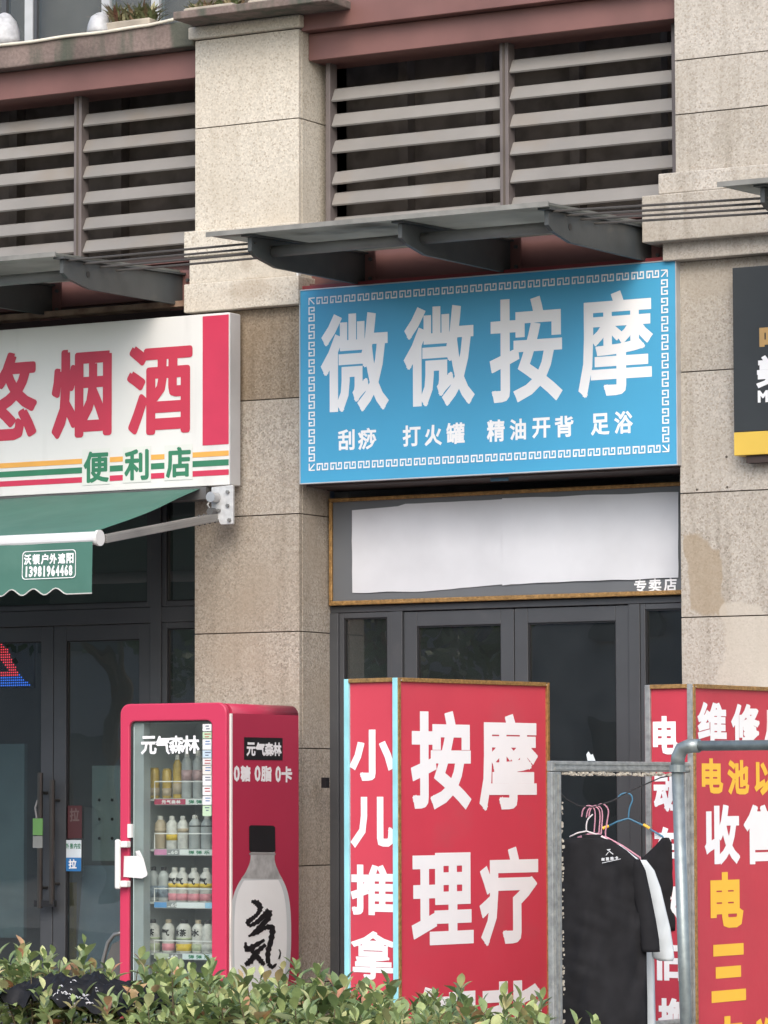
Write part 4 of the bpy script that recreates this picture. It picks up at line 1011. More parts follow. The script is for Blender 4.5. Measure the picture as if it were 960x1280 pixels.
# brush character, stroke by stroke, from the photograph (zoom 3.368: origin 140,860)
def z6(x, y): return (140+x/3.368, 860+y/3.368)
br = MB()
def brush(pts, ws):
    p = bez([z6(*q) for q in pts], 5); m_ = len(p); L, Rr = [], []
    for i, (x, y) in enumerate(p):
        a = p[max(i-1, 0)]; b = p[min(i+1, m_-1)]; dx, dy = b[0]-a[0], b[1]-a[1]; l = math.hypot(dx, dy) or 1
        wv = np.interp(i/(m_-1), np.linspace(0, 1, len(ws)), ws)/3.368*(1+.25*math.sin(i*2.7))
        L.append((x-dy/l*wv, y+dx/l*wv)); Rr.append((x+dy/l*wv, y-dx/l*wv))
    k = brush.k; brush.k += 1
    vs = [psd.P(*psd.uv(*q), .0022+.0003*k) for q in L+Rr]
    br.add(vs, [(i, i+1, i+1+m_, i+m_) for i in range(m_-1)])
brush.k = 0
brush([(585, 898), (608, 905), (622, 925), (612, 950), (590, 970), (572, 985), (575, 1003)], [5, 13, 12, 8, 9, 12, 4])
brush([(575, 1003), (610, 985), (645, 950), (660, 935)], [6, 10, 11, 13])
brush([(660, 935), (655, 970), (615, 1010), (580, 1040)], [12, 12, 9, 3])
brush([(572, 1045), (610, 1030), (640, 1010), (672, 1010), (668, 1060), (655, 1110), (655, 1160)], [4, 8, 9, 13, 11, 11, 9])
brush([(560, 1070), (565, 1100), (590, 1090), (640, 1060)], [4, 11, 12, 5])
brush([(645, 1080), (610, 1110), (580, 1150), (558, 1165)], [7, 11, 13, 8])
brush([(575, 1095), (600, 1120), (625, 1150), (640, 1166)], [5, 10, 11, 6])
brush([(655, 1160), (672, 1175), (690, 1160)], [9, 8, 3])
brush([(700, 1100), (706, 1115), (700, 1140)], [2, 3, 4])
br.build('brush_character', BLACKPL, fg)

# ------------------------------------------------------------------ red light-box signs standing square to the shops
def boxsign(label, O, ang, pxfar, pxleft, ztop, taper=0, side_w=None, mat_face=REDCLOTH, trim=True, edge_mat=CYAN, ylab=900):
    ux = Vector((math.cos(R_(ang)), math.sin(R_(ang)), 0)); uy = Vector((math.cos(R_(ang-90)), math.sin(R_(ang-90)), 0))
    pr = Plane((O.x, O.y, 0), ux); pn = Plane((O.x, O.y, 0), uy)
    wl = pr.uv(pxfar, ylab)[0] if pxfar else 1.3; nl = -pn.uv(pxleft, ylab)[0]
    t = thing('standing_sign', label, 'sign', (O.x, O.y, 0))
    # box body: four corner posts and cloth faces
    A = Vector((O.x, O.y, 0)); B = A+ux*wl; C_ = B-uy*nl; D = A-uy*nl
    ins = .02
    for nm, pl, u0, u1 in (('wide_face', pr, ins, wl-ins), ('narrow_face', pn, -nl+ins, -ins)):
        vs, fs = [], []; nx_, nz_ = 14, 24
        for i in range(nx_+1):
            for j in range(nz_+1):
                u = u0+(u1-u0)*i/nx_; v = .06+(ztop-.07)*j/nz_
                vs.append(pl.P(u, v, -.010+.0012*noise.noise((u*3, v*2.5, 4))))
        for i in range(nx_):
            for j in range(nz_): a = i*(nz_+1)+j; fs.append((a, a+1, a+nz_+2, a+nz_+1))
        MB().add(vs, fs).build(nm, mat_face, t, smooth=True)
    MB().prism([B+Vector((0, 0, .05)), C_+Vector((0, 0, .05)), C_+Vector((0, 0, ztop-.02)), B+Vector((0, 0, ztop-.02))], -ux*.01).build('back_face', mat_face, t)
    MB().prism([C_+Vector((0, 0, .05)), D+Vector((0, 0, .05)), D+Vector((0, 0, ztop-.02)), C_+Vector((0, 0, ztop-.02))], (uy*.01)).build('back_face', mat_face, t)
    MB().prism([A+Vector((0, 0, ztop-.015)), B+Vector((0, 0, ztop-.015)), C_+Vector((0, 0, ztop-.015)), D+Vector((0, 0, ztop-.015))], (0, 0, .006)).build('top_panel', SIGNSIDE, t)
    for pl, u0, u1 in ((pr, 0, wl), (pn, -nl, 0)):
        tw = .022
        if pl is pr or True:
            M_s = GOLD if pl is pr else edge_mat
            MB().pbox(pl, u0+.002, u0+tw*(1 if pl is pr else 1.5), .03, ztop, -.012, .004).build('edge_moulding', M_s, t, bevel=.002)
            MB().pbox(pl, u1-tw*(1 if pl is pr else 1.5), u1-.002, .03, ztop, -.012, .004).build('edge_moulding', M_s, t, bevel=.002)
            MB().pbox(pl, u0+tw*1.5, u1-tw*1.5, ztop-.020, ztop+.001, -.012, .006).build('edge_moulding', GOLD, t, bevel=.002)
    return t, pr, pn
LO = W(497, 847, -1.7); ztb = LO.z
tS, pr, pn = boxsign('tall red massage sign box with cyan side trims beside the clothes frame', LO, 79, 687, 430, ztb)
Wm = .0225
text_px(pr, [('按', (515.5, 889, 590, 1011)), ('摩', (601, 893, 673, 1012)), ('理', (516.5, 1066, 593.5, 1181)), ('疗', (601.5, 1059, 674.5, 1180)),
             ('卸', (520, 1233, 596, 1350)), ('背', (603, 1226, 680, 1345))], .0165, 'title_lettering', LETWHITE, tS, off=-.0082)
text_px(pn, [('小', (436, 912, 492, 976)), ('儿', (437.5, 996, 492, 1059)), ('推', (437.5, 1081, 492, 1144))], .0105, 'lettering', LETWHITE, tS, off=-.0082)
text_px(pn, [('拿', (438, 1164, 492.5, 1225))], .0062, 'lettering', LETWHITE, tS, off=-.0082)

RO = W(866, 855, -1.15); ztr_ = RO.z
tR, pr2, pn2 = boxsign('tall red repair and battery sign box behind the galvanised pipe', RO, 84, None, 806, ztr_, mat_face=REDCLOTH2, edge_mat=PROFILE)
text_px(pr2, [('维', (874, 878, 910, 927)), ('修', (916, 880, 951, 930)), ('店', (957, 882, 993, 931))], .0100, 'lettering', LETWHITE, tR, off=-.0082)
text_px(pr2, [('电', (879, 948, 905.5, 992)), ('池', (911.5, 950, 938, 993)), ('以', (945, 951, 972, 994))], .0085, 'lettering', YELLOW, tR, off=-.0082)
text_px(pr2, [('收', (883, 1006, 926, 1080)), ('售', (932, 1006, 976, 1080))], .0135, 'lettering', LETWHITE, tR, off=-.0082)
text_px(pr2, [('电', (890, 1090, 930.5, 1160)), ('三', (891, 1180, 934, 1252)), ('电', (893, 1270, 934, 1340)), ('瓶', (945, 1272, 986, 1342))], .016, 'lettering', YELLOW, tR, off=-.0082)
text_px(pn2, [('电', (815, 895, 847, 943)), ('动', (816, 966, 849, 1014)), ('车', (816.5, 1034, 850, 1082)), ('以', (818, 1108, 851, 1150)), ('旧', (820, 1180, 853, 1226)), ('换', (822, 1248, 856, 1296))], .0085, 'lettering', LETWHITE, tR, off=-.0082)

# ------------------------------------------------------------------ open aluminium frame with clothes line
AO = W(690, 951, -2.35); afz = AO.z
fa = 83; fu = Vector((math.cos(R_(fa)), math.sin(R_(fa)), 0))
pfm = Plane((AO.x, AO.y, 0), fu)
fl = pfm.uv(868, 955)[0]
af = thing('aluminium_frame', 'open grey aluminium frame with clothes hung inside, beside the red sign', 'frame', (AO.x, AO.y, 0))
pw_ = .058
def profile(u0, u1, v0, v1, nm):
    MB().pbox(pfm, u0, u1, v0, v1, -.03, 0).build(nm, PROFILE, af, bevel=.004)
    if v1-v0 > u1-u0:
        w_ = u1-u0
        o = MB().pbox(pfm, u0+w_*.18, u0+w_*.36, v0+.01, v1-.012, .0004, .005); o.pbox(pfm, u0+w_*.62, u0+w_*.84, v0+.01, v1-.012, .0004, .006).build('rib', PROFILE, af)
    else:
        w_ = v1-v0
        MB().pbox(pfm, u0+.02, u1-.02, v0+w_*.18, v0+w_*.38, .0004, .005).pbox(pfm, u0+.02, u1-.02, v0+w_*.66, v0+w_*.84, .0004, .006).build('rib', PROFILE, af)
profile(0, .078, .01, afz-.052, 'post'); profile(fl-.08, fl, .01, afz-.052, 'post'); profile(0, fl, afz-.05, afz, 'top_rail'); profile(.080, fl-.082, .35, .40, 'lower_rail')
# ragged torn foam and tape remnants
rg = MB(); rr2 = random.Random(5)
for k in range(200):
    u = .10+rr2.random()*(fl-.22); s = .002+rr2.random()*.005
    p = pfm.P(u, afz-.055-rr2.random()*.012, -.012+rr2.random()*.02); rg.hexa([p+Vector(q)*s for q in ((-1.6, -1, -1), (1.6, -1, -.8), (1.3, 1, -1), (-1.4, 1, -1.2), (-1, -1, .9), (1, -1, 1), (1.2, 1, .7), (-1, 1, 1))])
for k in range(80):
    v = rr2.random()*(afz-.2)+.05; s = .0015+rr2.random()*.0035
    p = pfm.P(.080+rr2.random()*.006, v, -.005+rr2.random()*.01); rg.hexa([p+Vector(q)*s for q in ((-1, -1, -2), (1, -1, -1.8), (1.3, 1, -1), (-1.4, 1, -1.2), (-1, -1, 1.9), (1, -1, 2), (1.2, 1, 1.7), (-1, 1, 1))])
rg.build('foam_remnants', mat('foam_dirty', (.42, .39, .33), .9, var=.3, scale=60), af)['kind'] = 'stuff'
sp = MB().add([pfm.P(*pfm.uv(x, y), .004) for x, y in ((734, 951), (732.5, 943), (735, 939.5), (738, 944), (740, 942.5), (743.5, 951))], [(0, 1, 2, 3, 4, 5)]); o = sp.build('torn_tape', mat('tape_white', (.8, .85, .85), .5), af)
o.modifiers.new('s', 'SOLIDIFY').thickness = .002
# clothes line (inside the frame plane)
def FQ(px, py, off=-.02): u, v = pfm.uv(px, py); return pfm.P(u, v, off)
ln = [FQ(699, 986), FQ(712, 999), FQ(727, 1007), FQ(745, 1009), FQ(770, 1001), FQ(798, 986), FQ(830, 972), FQ(862, 966)]
tag(MB().tube(ln, .0035, 5).build('clothes_line', mat('wire_dark', (.03, .03, .03), .5), smooth=True), 'thin dark wire strung across the aluminium frame', 'wire')

# garments: planes facing the street obliquely; each a closed mesh with folds
CAMR = Vector((CR.x, CR.y, 0)).normalized(); CAMF = Vector((CF.x, CF.y, 0)).normalized()
def gplane(px, py, back):
    """upright plane square to the line, through the line point, shifted back along the line"""
    p = FQ(px, py); p = p+fu*back; g = CAMR*1.0
    return Plane((p.x, p.y, 0), (math.cos(R_(24)), math.sin(R_(24)), 0))
def garment(pl, rows, thick, name, M, parent, seed, fold=.012):
    """rows: (left px, right px, py) top to bottom -> closed bag with folds front and back"""
    NX = 26; vs = []; rowsn = []
    R2 = []
    for i in range(len(rows)-1):
        a, b = rows[i], rows[i+1]; st = max(1, int(abs(b[2]-a[2])/5))
        for k in range(st): R2.append([a[j]+(b[j]-a[j])*k/st for j in range(3)])
    R2.append(list(rows[-1]))
    for (xl, xr, py) in R2:
        ul, v = pl.uv(xl, py); ur, _ = pl.uv(xr, py)
        for sgn in (1, -1):
            for i in range(NX):
                t = i/NX if sgn == 1 else 1-i/NX
                u = ul+(ur-ul)*t; prof = math.sin(math.pi*min(max(t, 0), 1))**.5
                z = v; amp = fold*min(1, (R2[-1][2]-R2[0][2]) and ((py-R2[0][2])/80+.25))
                f = amp*(noise.noise((u*9+z*1.6, z*1.3, seed))+.6*noise.noise((u*20-z*5, z*3.2, seed+3)))+amp*.5*abs(noise.noise((u*6+z*7, z*9, seed+7)))
                vs.append(pl.P(u, v, sgn*thick*prof+f))
    n2 = 2*NX; fs = []
    for r in range(len(R2)-1):
        for j in range(n2): a = r*n2+j; b = r*n2+(j+1) % n2; fs.append((a, b, b+n2, a+n2))
    fs.append(tuple(range(n2))); fs.append(tuple(range((len(R2)-1)*n2, len(R2)*n2))[::-1])
    o = MB().add(vs, fs).build(name, M, parent, smooth=True); return o
def hanger(label, M, pl, top, neck, L, Rr, hook, r=.0035, bar=False):
    """neck point, left and right arm ends, hook polyline, all measured on the plane pl"""
    t = thing('clothes_hanger', label, 'hanger', pl.P(*pl.uv(*neck)))
    P = lambda q: pl.P(*pl.uv(*q), 0)
    MB().tube([P(q) for q in bez(hook, 5)], r, 6).build('hook', M, t, smooth=True)
    pts = [L, ((L[0]+neck[0])/2, (L[1]+neck[1])/2-1.5), neck, ((Rr[0]+neck[0])/2, (Rr[1]+neck[1])/2-1.5), Rr, (Rr[0]+1, Rr[1]+6)]
    MB().tube([P(q) for q in pts], r*1.15, 6).build('arm', M, t, smooth=True)
    if bar: MB().tube([P(L), P(Rr)], r, 6).build('cross_bar', M, t)
    return t
g1 = gplane(735, 1000, .0); g2 = gplane(748, 1004, .10); g3 = gplane(790, 985, .62)
# front black t-shirt
ts = thing('tshirt', 'black t-shirt with small white print hung nearest in the aluminium frame', 't-shirt', g1.P(*g1.uv(745, 1290)))
garment(g1, [(722, 752, 1047), (700, 764, 1050), (690, 783, 1063), (688, 800, 1078), (688, 806, 1090), (688, 807.5, 1110), (689, 808, 1180), (690, 809, 1240), (691, 810, 1330), (691, 812, 1400)], .030, 'shirt_body', BLACKCL, ts, 2.0, fold=.036)
garment(g1, [(792, 800, 1074), (788, 807, 1088), (792, 814, 1120), (798, 820, 1150), (801, 824, 1175), (802, 825, 1190)], .026, 'sleeve', BLACKCL, ts, 5.0, fold=.008)
garment(g1, [(727, 753, 1043), (728, 750, 1050)], .012, 'collar', BLACKCL, ts, 5.0, fold=.0)
sdm = ts.children[0]
pg1 = Plane(g1.P(0, 0, .055), g1.u)
def z8(x, y): return (680+x/7.533, 930+y/7.533)
mk = MB(); wht = mat('shirt_print', (.50, .52, .55), .7)
for i, ch_ in enumerate('柯蓝雅卡'):
    a = z8(540+i*42, 1072-i*5); b = z8(572+i*42, 1102-i*5); um, vm = pg1.uv(a[0], b[1]); uM, vM = pg1.uv(b[0], a[1]); put_glyph(mk, pg1, ch_, um, uM, vm, vM, .0012, off=0)
for q in (((578, 1050), (605, 1015), (608, 1020), (588, 1048)), ((655, 1035), (610, 1000), (606, 1006), (645, 1040)), ((590, 992), (628, 988), (622, 1000), (600, 1004)), ((546, 1118), (722, 1078), (724, 1084), (548, 1124))):
    mk.add([pg1.P(*pg1.uv(*z8(*p))) for p in q], [(0, 1, 2, 3)])
mk.build('shirt_print', wht, ts)
# pale t-shirt behind it
t2 = thing('tshirt', 'pale blue-white t-shirt hung behind the printed black one', 't-shirt', g2.P(*g2.uv(800, 1290)))
garment(g2, [(740, 775, 1056), (705, 800, 1075), (700, 812, 1090), (700, 815, 1130), (700, 818, 1200), (701, 820, 1290), (701, 820, 1340)], .02, 'shirt_body', WHITECL, t2, 8.0, fold=.012)
garment(g2, [(793, 808, 1075), (797, 818, 1088), (804, 826, 1110), (808, 832, 1135), (812, 838, 1160), (814, 841.5, 1182), (816, 843, 1197), (824, 841, 1201)], .012, 'sleeve', WHITECL, t2, 9.0, fold=.022)
# dark garment at back on the blue hanger
t3 = thing('tshirt', 'black garment hung on the blue hanger at the back of the frame', 't-shirt', g3.P(*g3.uv(840, 1170)))
garment(g3, [(828, 837, 1047), (818, 852, 1058), (800, 861, 1075), (797, 866, 1090), (806, 869, 1110), (812, 871, 1140), (818, 862, 1163)], .03, 'shirt_body', BLACKCL, t3, 12.0, fold=.014)
# hangers
hk = lambda x, y, s=1: [(x-11*s, y+14), (x-9*s, y+5), (x-3*s, y), (x+4*s, y+3), (x+6*s, y+12), (x+5*s, y+28), (x+4*s, y+40)]
HG = 'pink hangers hooked on the clothes line'
hanger('white plastic hanger carrying the printed black t-shirt', mat('hanger_white', (.66, .60, .60), .4), g1, None, (733, 1039), (712, 1046), (764, 1052), [(741, 1018), (735, 1024), (733, 1031), (733, 1039)])
hanger('pink hanger in the pale t-shirt, longest arm in view', PINK, g2, None, (748, 1042), (722, 1047), (803, 1081), hk(738, 1007), .0036)
for i, (x, y, nk) in enumerate(((744, 1008, (752, 1046)), (747, 1007, (745, 1045)))):
    hanger(('pink hanger second in the row on the line', 'pink hanger third in the row on the line')[i], PINK, g2, None, nk, (nk[0]-20, nk[1]+2), (nk[0]+34, nk[1]+19), hk(x, y), .0036, )
hanger('pink hanger with its hook standing clear to the right of the other pink ones', PINK, gplane(752, 1004, .16), None, (757, 1046), (735, 1048), (800, 1072), [(746, 1008), (751, 1005), (757, 1007), (760.5, 1014), (759, 1026), (757, 1038), (757, 1046)], .0036)
hb_ = hanger('blue hanger with yellow clips at the back of the frame', HBLUE, g3, None, (785.5, 1023), (758, 1034), (832, 1048), [(772, 998), (775, 994), (781, 991.5), (788, 993), (790.5, 1000), (787, 1010), (785.5, 1023)], .0042)
for (x, y, dx, dy) in ((757, 1034, 4, -1.5), (808, 1033, 4, 2.4)):
    MB().tube([g3.P(*g3.uv(x-dx, y-dy)), g3.P(*g3.uv(x+dx, y+dy))], .0075, 8).build('clip', YELLOW, hb_)

# ------------------------------------------------------------------ galvanised pipe rack
YP = -4.0
pt_ = W(846.5, 932.5, YP); pbm = W(853.5, 1280, YP)
pr_ = thing('pipe_rack', 'galvanised steel pipe rack with rounded elbow in front of the red signs', 'pipe rack', (pt_.x, YP, 0))
lean = .055/1.7
base = Vector((pt_.x+.045, YP, 0)); r = .0265
elb = [Vector((pt_.x, YP, pt_.z-.09)), Vector((pt_.x+.004, YP, pt_.z-.045)), Vector((pt_.x+.020, YP, pt_.z-.012)), Vector((pt_.x+.055, YP, pt_.z)), Vector((pt_.x+.10, YP, pt_.z))]
hdir = Vector((1, 0, 0))
MB().tube([base, elb[0]], r*.93, 16).build('upright_pipe', GALV, pr_, smooth=True)
MB().tube(elb, r*1.10, 16).build('elbow', GALV, pr_, smooth=True)
MB().tube([elb[0]-Vector((0, 0, .018)), elb[0]+Vector((0, 0, .012))], r*1.25, 16).build('elbow_collar', GALV, pr_)
MB().tube([elb[-1]-Vector((.01, 0, 0)), elb[-1]+Vector((2.0, 0, 0))], r*.93*.86, 16).build('cross_pipe', GALV, pr_, smooth=True)
MB().tube([elb[-1]+Vector((2.0, 0, 0)), Vector((elb[-1].x+2.0, YP, 0))], r*.93, 12).build('upright_pipe', GALV, pr_, smooth=True)

# small cable clip on column edge
o = MB().box(XL1+.08, XL1+.11, .10, .14, W(410, 985, .2).z, W(410, 972, .2).z); tag(o.build('cable_clip', BLACKPL), 'small black clip on the side of the cream column', 'clip')
p = W(374, 351, -.03); o = MB().box(p.x, p.x+.012, -.06, -.03, p.z-.07, p.z+.08); tag(o.build('white_strip', PLWHITE), 'short white strip beside the capital above the blue sign', 'strip')

# ------------------------------------------------------------------ upper window and pots on the ledge
YU = .75
pu = FP(YU)
uw = thing('upper_window', 'grey framed window above the stained brown ledge', 'window', (-2.6, YU, ztop))
curt = mat('curtain_teal', (.24, .32, .31), .85, var=.25, scale=3, streak=True, stain=((.10, .125, .12), .5, 8, .8))
MB().box(-4.3, W(246, 10, YU).x, YU+.25, YU+.27, ztop-.1, ztop+1.6).build('curtain', curt, uw)
for px, wd, M in ((37, 5, ALUWHITE), (133, 5, ALUWHITE), (43, 3, PANELGREY), (5, 3, PANELGREY), (195, 5, ALUWHITE)):
    a, b = pu.uv(px-wd, 10)[0], pu.uv(px+wd, 10)[0]
    MB().pbox(pu, a, b, ztop-.1, ztop+1.6, -.05, .01 if M is ALUWHITE else .002).build('frame_bar', mat('window_frame', (.42, .44, .45), .45) if M is ALUWHITE else DOORFR, uw)
MB().pbox(pu, -4.3, pu.uv(250, 10)[0], ztop-.1, ztop+1.6, -.02, -.012).build('glass', glass_mat('upper_glass', (.75, .8, .8)), uw)
MB().box(-4.3, 2.0, .92, 1.0, ztop-.4, ztop+3).build('upper_wall', mat('upper_wall', (.22, .17, .15), .85), kind='structure')
ztl = ztop+.002
def blades(mb, c, n, L, spread_, seed, wd=.012, up=.7):
    q = random.Random(seed)
    for k in range(n):
        a = q.random()*2*math.pi; e = up+q.random()*(1.5-up); l = L*(.5+q.random()*.6)
        d = Vector((math.cos(a)*math.cos(e), math.sin(a)*math.cos(e), math.sin(e)))
        s = d.cross(Vector((0, 0, 1))).normalized()*wd*(.6+q.random()*.6); p0 = Vector(c)+Vector((math.cos(a), math.sin(a)*.6, 0))*spread_*q.random()
        p1 = p0+d*l*.55; p2 = p0+d*l+Vector((math.cos(a), math.sin(a), -.6))*l*.28
        mb.add([p0-s*.6, p0+s*.6, p1+s, p1-s, p2], [(0, 1, 2, 3), (3, 2, 4)])
def leaf_mat(name, ramp, trans=.25, rough=.38):
    M = bpy.data.materials.new(name); M.use_nodes = True; t = M.node_tree; L = t.links.new
    b = t.nodes['Principled BSDF']; b.inputs['Roughness'].default_value = rough; o = t.nodes['Material Output']
    g = t.nodes.new('ShaderNodeNewGeometry'); oi = t.nodes.new('ShaderNodeObjectInfo')
    ad = t.nodes.new('ShaderNodeMath'); ad.operation = 'ADD'; L(g.outputs['Random Per Island'], ad.inputs[0]); L(oi.outputs['Random'], ad.inputs[1])
    fr_ = t.nodes.new('ShaderNodeMath'); fr_.operation = 'FRACT'; L(ad.outputs[0], fr_.inputs[0])
    cr = t.nodes.new('ShaderNodeValToRGB'); e = cr.color_ramp.elements
    e[0].position = ramp[0][0]; e[0].color = (*ramp[0][1], 1); e[1].position = ramp[-1][0]; e[1].color = (*ramp[-1][1], 1)
    for p, c in ramp[1:-1]: x = e.new(p); x.color = (*c, 1)
    L(fr_.outputs[0], cr.inputs[0])
    n = t.nodes.new('ShaderNodeTexNoise'); n.inputs['Scale'].default_value = 40; L(g.outputs['Position'], n.inputs['Vector'])
    hs_ = t.nodes.new('ShaderNodeHueSaturation'); mr_ = t.nodes.new('ShaderNodeMapRange'); mr_.inputs[3].default_value = .7; mr_.inputs[4].default_value = 1.3
    L(n.outputs[0], mr_.inputs[0]); L(mr_.outputs[0], hs_.inputs['Value']); L(cr.outputs[0], hs_.inputs['Color'])
    L(hs_.outputs[0], b.inputs['Base Color'])
    tr = t.nodes.new('ShaderNodeBsdfTranslucent'); L(hs_.outputs[0], tr.inputs[0]); mx = t.nodes.new('ShaderNodeMixShader'); mx.inputs[0].default_value = trans
    L(b.outputs[0], mx.inputs[1]); L(tr.outputs[0], mx.inputs[2]); L(mx.outputs[0], o.inputs[0]); return M
SPIKE = leaf_mat('spiky_leaf', [(0, (.10, .13, .05)), (.4, (.18, .20, .09)), (.7, (.30, .27, .15)), (1, (.24, .12, .08))], .15, .6)
def pot(label, px0, px1, zt_, zb_, y, M, seed, n=70, L=.16):
    x0, x1 = W(px0, 10, y).x, W(px1, 10, y).x; c = ((x0+x1)/2, y, zb_)
    t = thing('planter', label, 'planter', c)
    MB().box(x0, x1, y-.08, y+.08, zb_, zt_).build('pot', M, t, bevel=.012)
    mb = MB()
    for k in range(5): blades(mb, (x0+(x1-x0)*(k+.5)/5, y, zt_-.02), n//5, L, .05, seed+k)
    p = mb.build('leaves', SPIKE, t); p['kind'] = 'stuff'
    return t
pot('concrete trough of spiky plants on the brown ledge by the window', 140, 196, W(165, 27, .1).z, ztl, .12, POTCON, 21, 170, .17)
zls = W(310, 3, -.25).z+.002
pot('low trough of dry plants on the ledge slab over the cream column', 238, 300, zls+.03, zls, -.1, POTCON, 31, 120, .09)
pot('second trough of dry plants at the right end of the ledge slab', 318, 380, zls+.03, zls, -.1, POTCON, 41, 90, .07)
def wrap(label, px, w_, h_, seed, y=.06):
    c = W(px, 45, y); c.z = ztl
    prof = [(w_*.98, 0), (w_, h_*.2), (w_*.92, h_*.5), (w_*.66, h_*.8), (w_*.3, h_*.96), (.01, h_)]
    mb = MB().lathe(c, prof, 20)
    for v in mb.v: v += Vector((noise.noise(v*14+Vector((seed, 0, 0))), noise.noise(v*14), noise.noise(v*11)))*.012
    for v in mb.v: v.z = max(v.z, ztl)
    tag(mb.build('wrapped_pot', mat('wrap_silver', (.42, .43, .44), .45, var=.2, scale=30), smooth=True), label, 'pot')
wrap('silver wrapped dome-shaped pot at the left end of the brown ledge', 5, .10, .20, 1)
wrap('small silver wrapped pot beside the spiky plant trough', 124, .075, .13, 2)

# ------------------------------------------------------------------ hedge
HRAMP = [(0, (.10, .155, .06)), (.2, (.18, .25, .10)), (.45, (.28, .36, .14)), (.68, (.40, .47, .19)), (.82, (.56, .57, .27)), (.885, (.52, .24, .14)), (.92, (.36, .33, .15)), (1, (.14, .20, .09))]
HEDGE = leaf_mat('photinia_leaf', HRAMP, .22, .36)
def leaf_geo(Lh, wd, fold=.35, curl=.25):
    vs, fs = [], []; n = 5
    for i in range(n+1):
        t = i/n; w_ = wd*math.sin(math.pi*(t**1.15))**.8 if 0 < t < 1 else .0006
        z = curl*Lh*(-(t-.1)**2)+.0; x = Lh*t
        vs += [(x, -w_, z+w_*fold), (x, 0, z), (x, w_, z+w_*fold)]
    for i in range(n):
        a = i*3; fs += [(a, a+3, a+4, a+1), (a+1, a+4, a+5, a+2)]
    return vs, fs
hq = random.Random(77)
xh0, xh1 = 1.0, 4.55
yh0, yh1 = -6.55, -5.45
def hz(x, y):
    # crest profile of the trimmed hedge, falling away to its right-hand end
    px_t = np.interp(x, [1.0, 1.75, 2.2, 2.6, 3.1, 3.5, 3.9, 4.05, 4.2, 4.5], [.88, .895, .86, .835, .805, .775, .745, .71, .60, .40])
    return px_t+.025*noise.noise((x*2.6, y*2, 0))
hedge = thing('hedge', 'glossy green photinia hedge in front of the shops', 'hedge', ((xh0+xh1)/2, -6, 0))
# black cloth lying on the hedge
cxy = W(122, 1238, -6.15)
vs, fs = [], []; NXc, NYc = 46, 30
for i in range(NXc+1):
    for j in range(NYc+1):
        s, t = i/NXc, j/NYc
        x = cxy.x+(s-.5)*.56; y = -6.45+t*.50
        edge = 1-max(abs(s-.5), abs(t-.5))*2
        wob = Vector((s*5, t*4, 2))
        zc_ = hz(cxy.x, -6.1)-.125+.055*math.sin(math.pi*min(1, s*1.1+.05))*math.sin(math.pi*t)+.06*(1-abs(noise.noise((s*3+t*4, t*5-s*3, 5)))*2.2)*.5+.018*(1-2.5*abs(noise.noise((s*4+t*8, t*5-s*9, 15))))+.012*noise.noise((s*13, t*15, 3))+.03*abs(noise.noise((s*9+t*5, t*12+s*8, 9)))+.012*noise.noise((s*20, t*26, 4))-.05*max(0, s-.55)
        if edge < .1: zc_ -= .03
        vs.append((x+.03*noise.noise((t*4, s*3, 1)), y+.03*noise.noise((s*5, t*3, 2)), zc_))
for i in range(NXc):
    for j in range(NYc): a = i*(NYc+1)+j; fs.append((a, a+NYc+1, a+NYc+2, a+1))
cloth = MB().add(vs, fs).build('black_cloth', mat('cloth_charcoal', (.012, .012, .013), .6, var=.4, scale=14, spec=.25), smooth=True); tag(cloth, 'crumpled black cloth with white lace trim lying on the hedge', 'cloth')
tr_ = MB(); q = random.Random(9)
for k in range(70):
    i = int(q.uniform(.5, .82)*NXc); j = int(abs(q.gauss(0, .07))*NYc+1); p = Vector(vs[i*(NYc+1)+min(j, NYc)])+Vector((q.gauss(0, .008), q.gauss(-.004, .006), .006))
    a = q.random()*6.28; l = q.uniform(.003, .008); d = Vector((math.cos(a), math.sin(a)*.6, q.gauss(0, .5)))*l
    tr_.tube([p-d, p+Vector((0, 0, .003)), p+d], .0016, 4, cap=False)
o = tr_.build('lace_trim', mat('lace_white', (.6, .6, .62), .8), cloth); o['kind'] = 'stuff'

stems = MB(); LV = []   # leaf matrices
for k in range(760):
    x = hq.uniform(xh0, xh1); y = hq.uniform(yh0, yh1); z = hz(x, y)-abs(hq.gauss(0, .10))-(.0 if hq.random() < .35 else .05)
    if hq.random() < .10: z += .05
    lean_ = Vector((hq.gauss(0, .22), hq.gauss(-.12, .22), 1)).normalized()
    top = Vector((x, y, z)); L_ = hq.uniform(.09, .16); b0 = top-lean_*L_
    if k % 2 == 0: stems.tube([b0-lean_*.15, b0, top], [.004, .003, .0015], 4, cap=False)
    a = hq.random()*6.28
    nl_ = hq.randint(7, 11)
    for i in range(nl_):
        t = i/(nl_-1); p = b0+lean_*L_*t; a += 2.4
        el = .25+.95*t**1.4+hq.gauss(0, .18)
        s = (1.0-.38*t)*hq.uniform(.55, 1.25)
        if abs(p.x-cxy.x) < .30 and -6.48 < p.y < -5.9 and p.z > hz(cxy.x, -6.1)-.09: continue
        d = Vector((math.cos(a)*math.cos(el), math.sin(a)*math.cos(el), math.sin(el)))
        d = (d+lean_*.2).normalized()
        yv = Vector((0, 0, 1)).cross(d); yv = (yv.normalized() if yv.length > .05 else Vector((1, 0, 0)))
        yv = (yv+Vector((hq.gauss(0, .25), hq.gauss(0, .25), hq.gauss(0, .25)))); yv = (yv-d*yv.dot(d)).normalized(); zv = d.cross(yv)
        LV.append((p, d, yv, zv, s))
lvs, lfs = leaf_geo(.090, .0235)
lme = bpy.data.meshes.new('leaf'); lme.from_pydata(lvs, [], lfs); lme.materials.append(HEDGE)
for p in lme.polygons: p.use_smooth = True
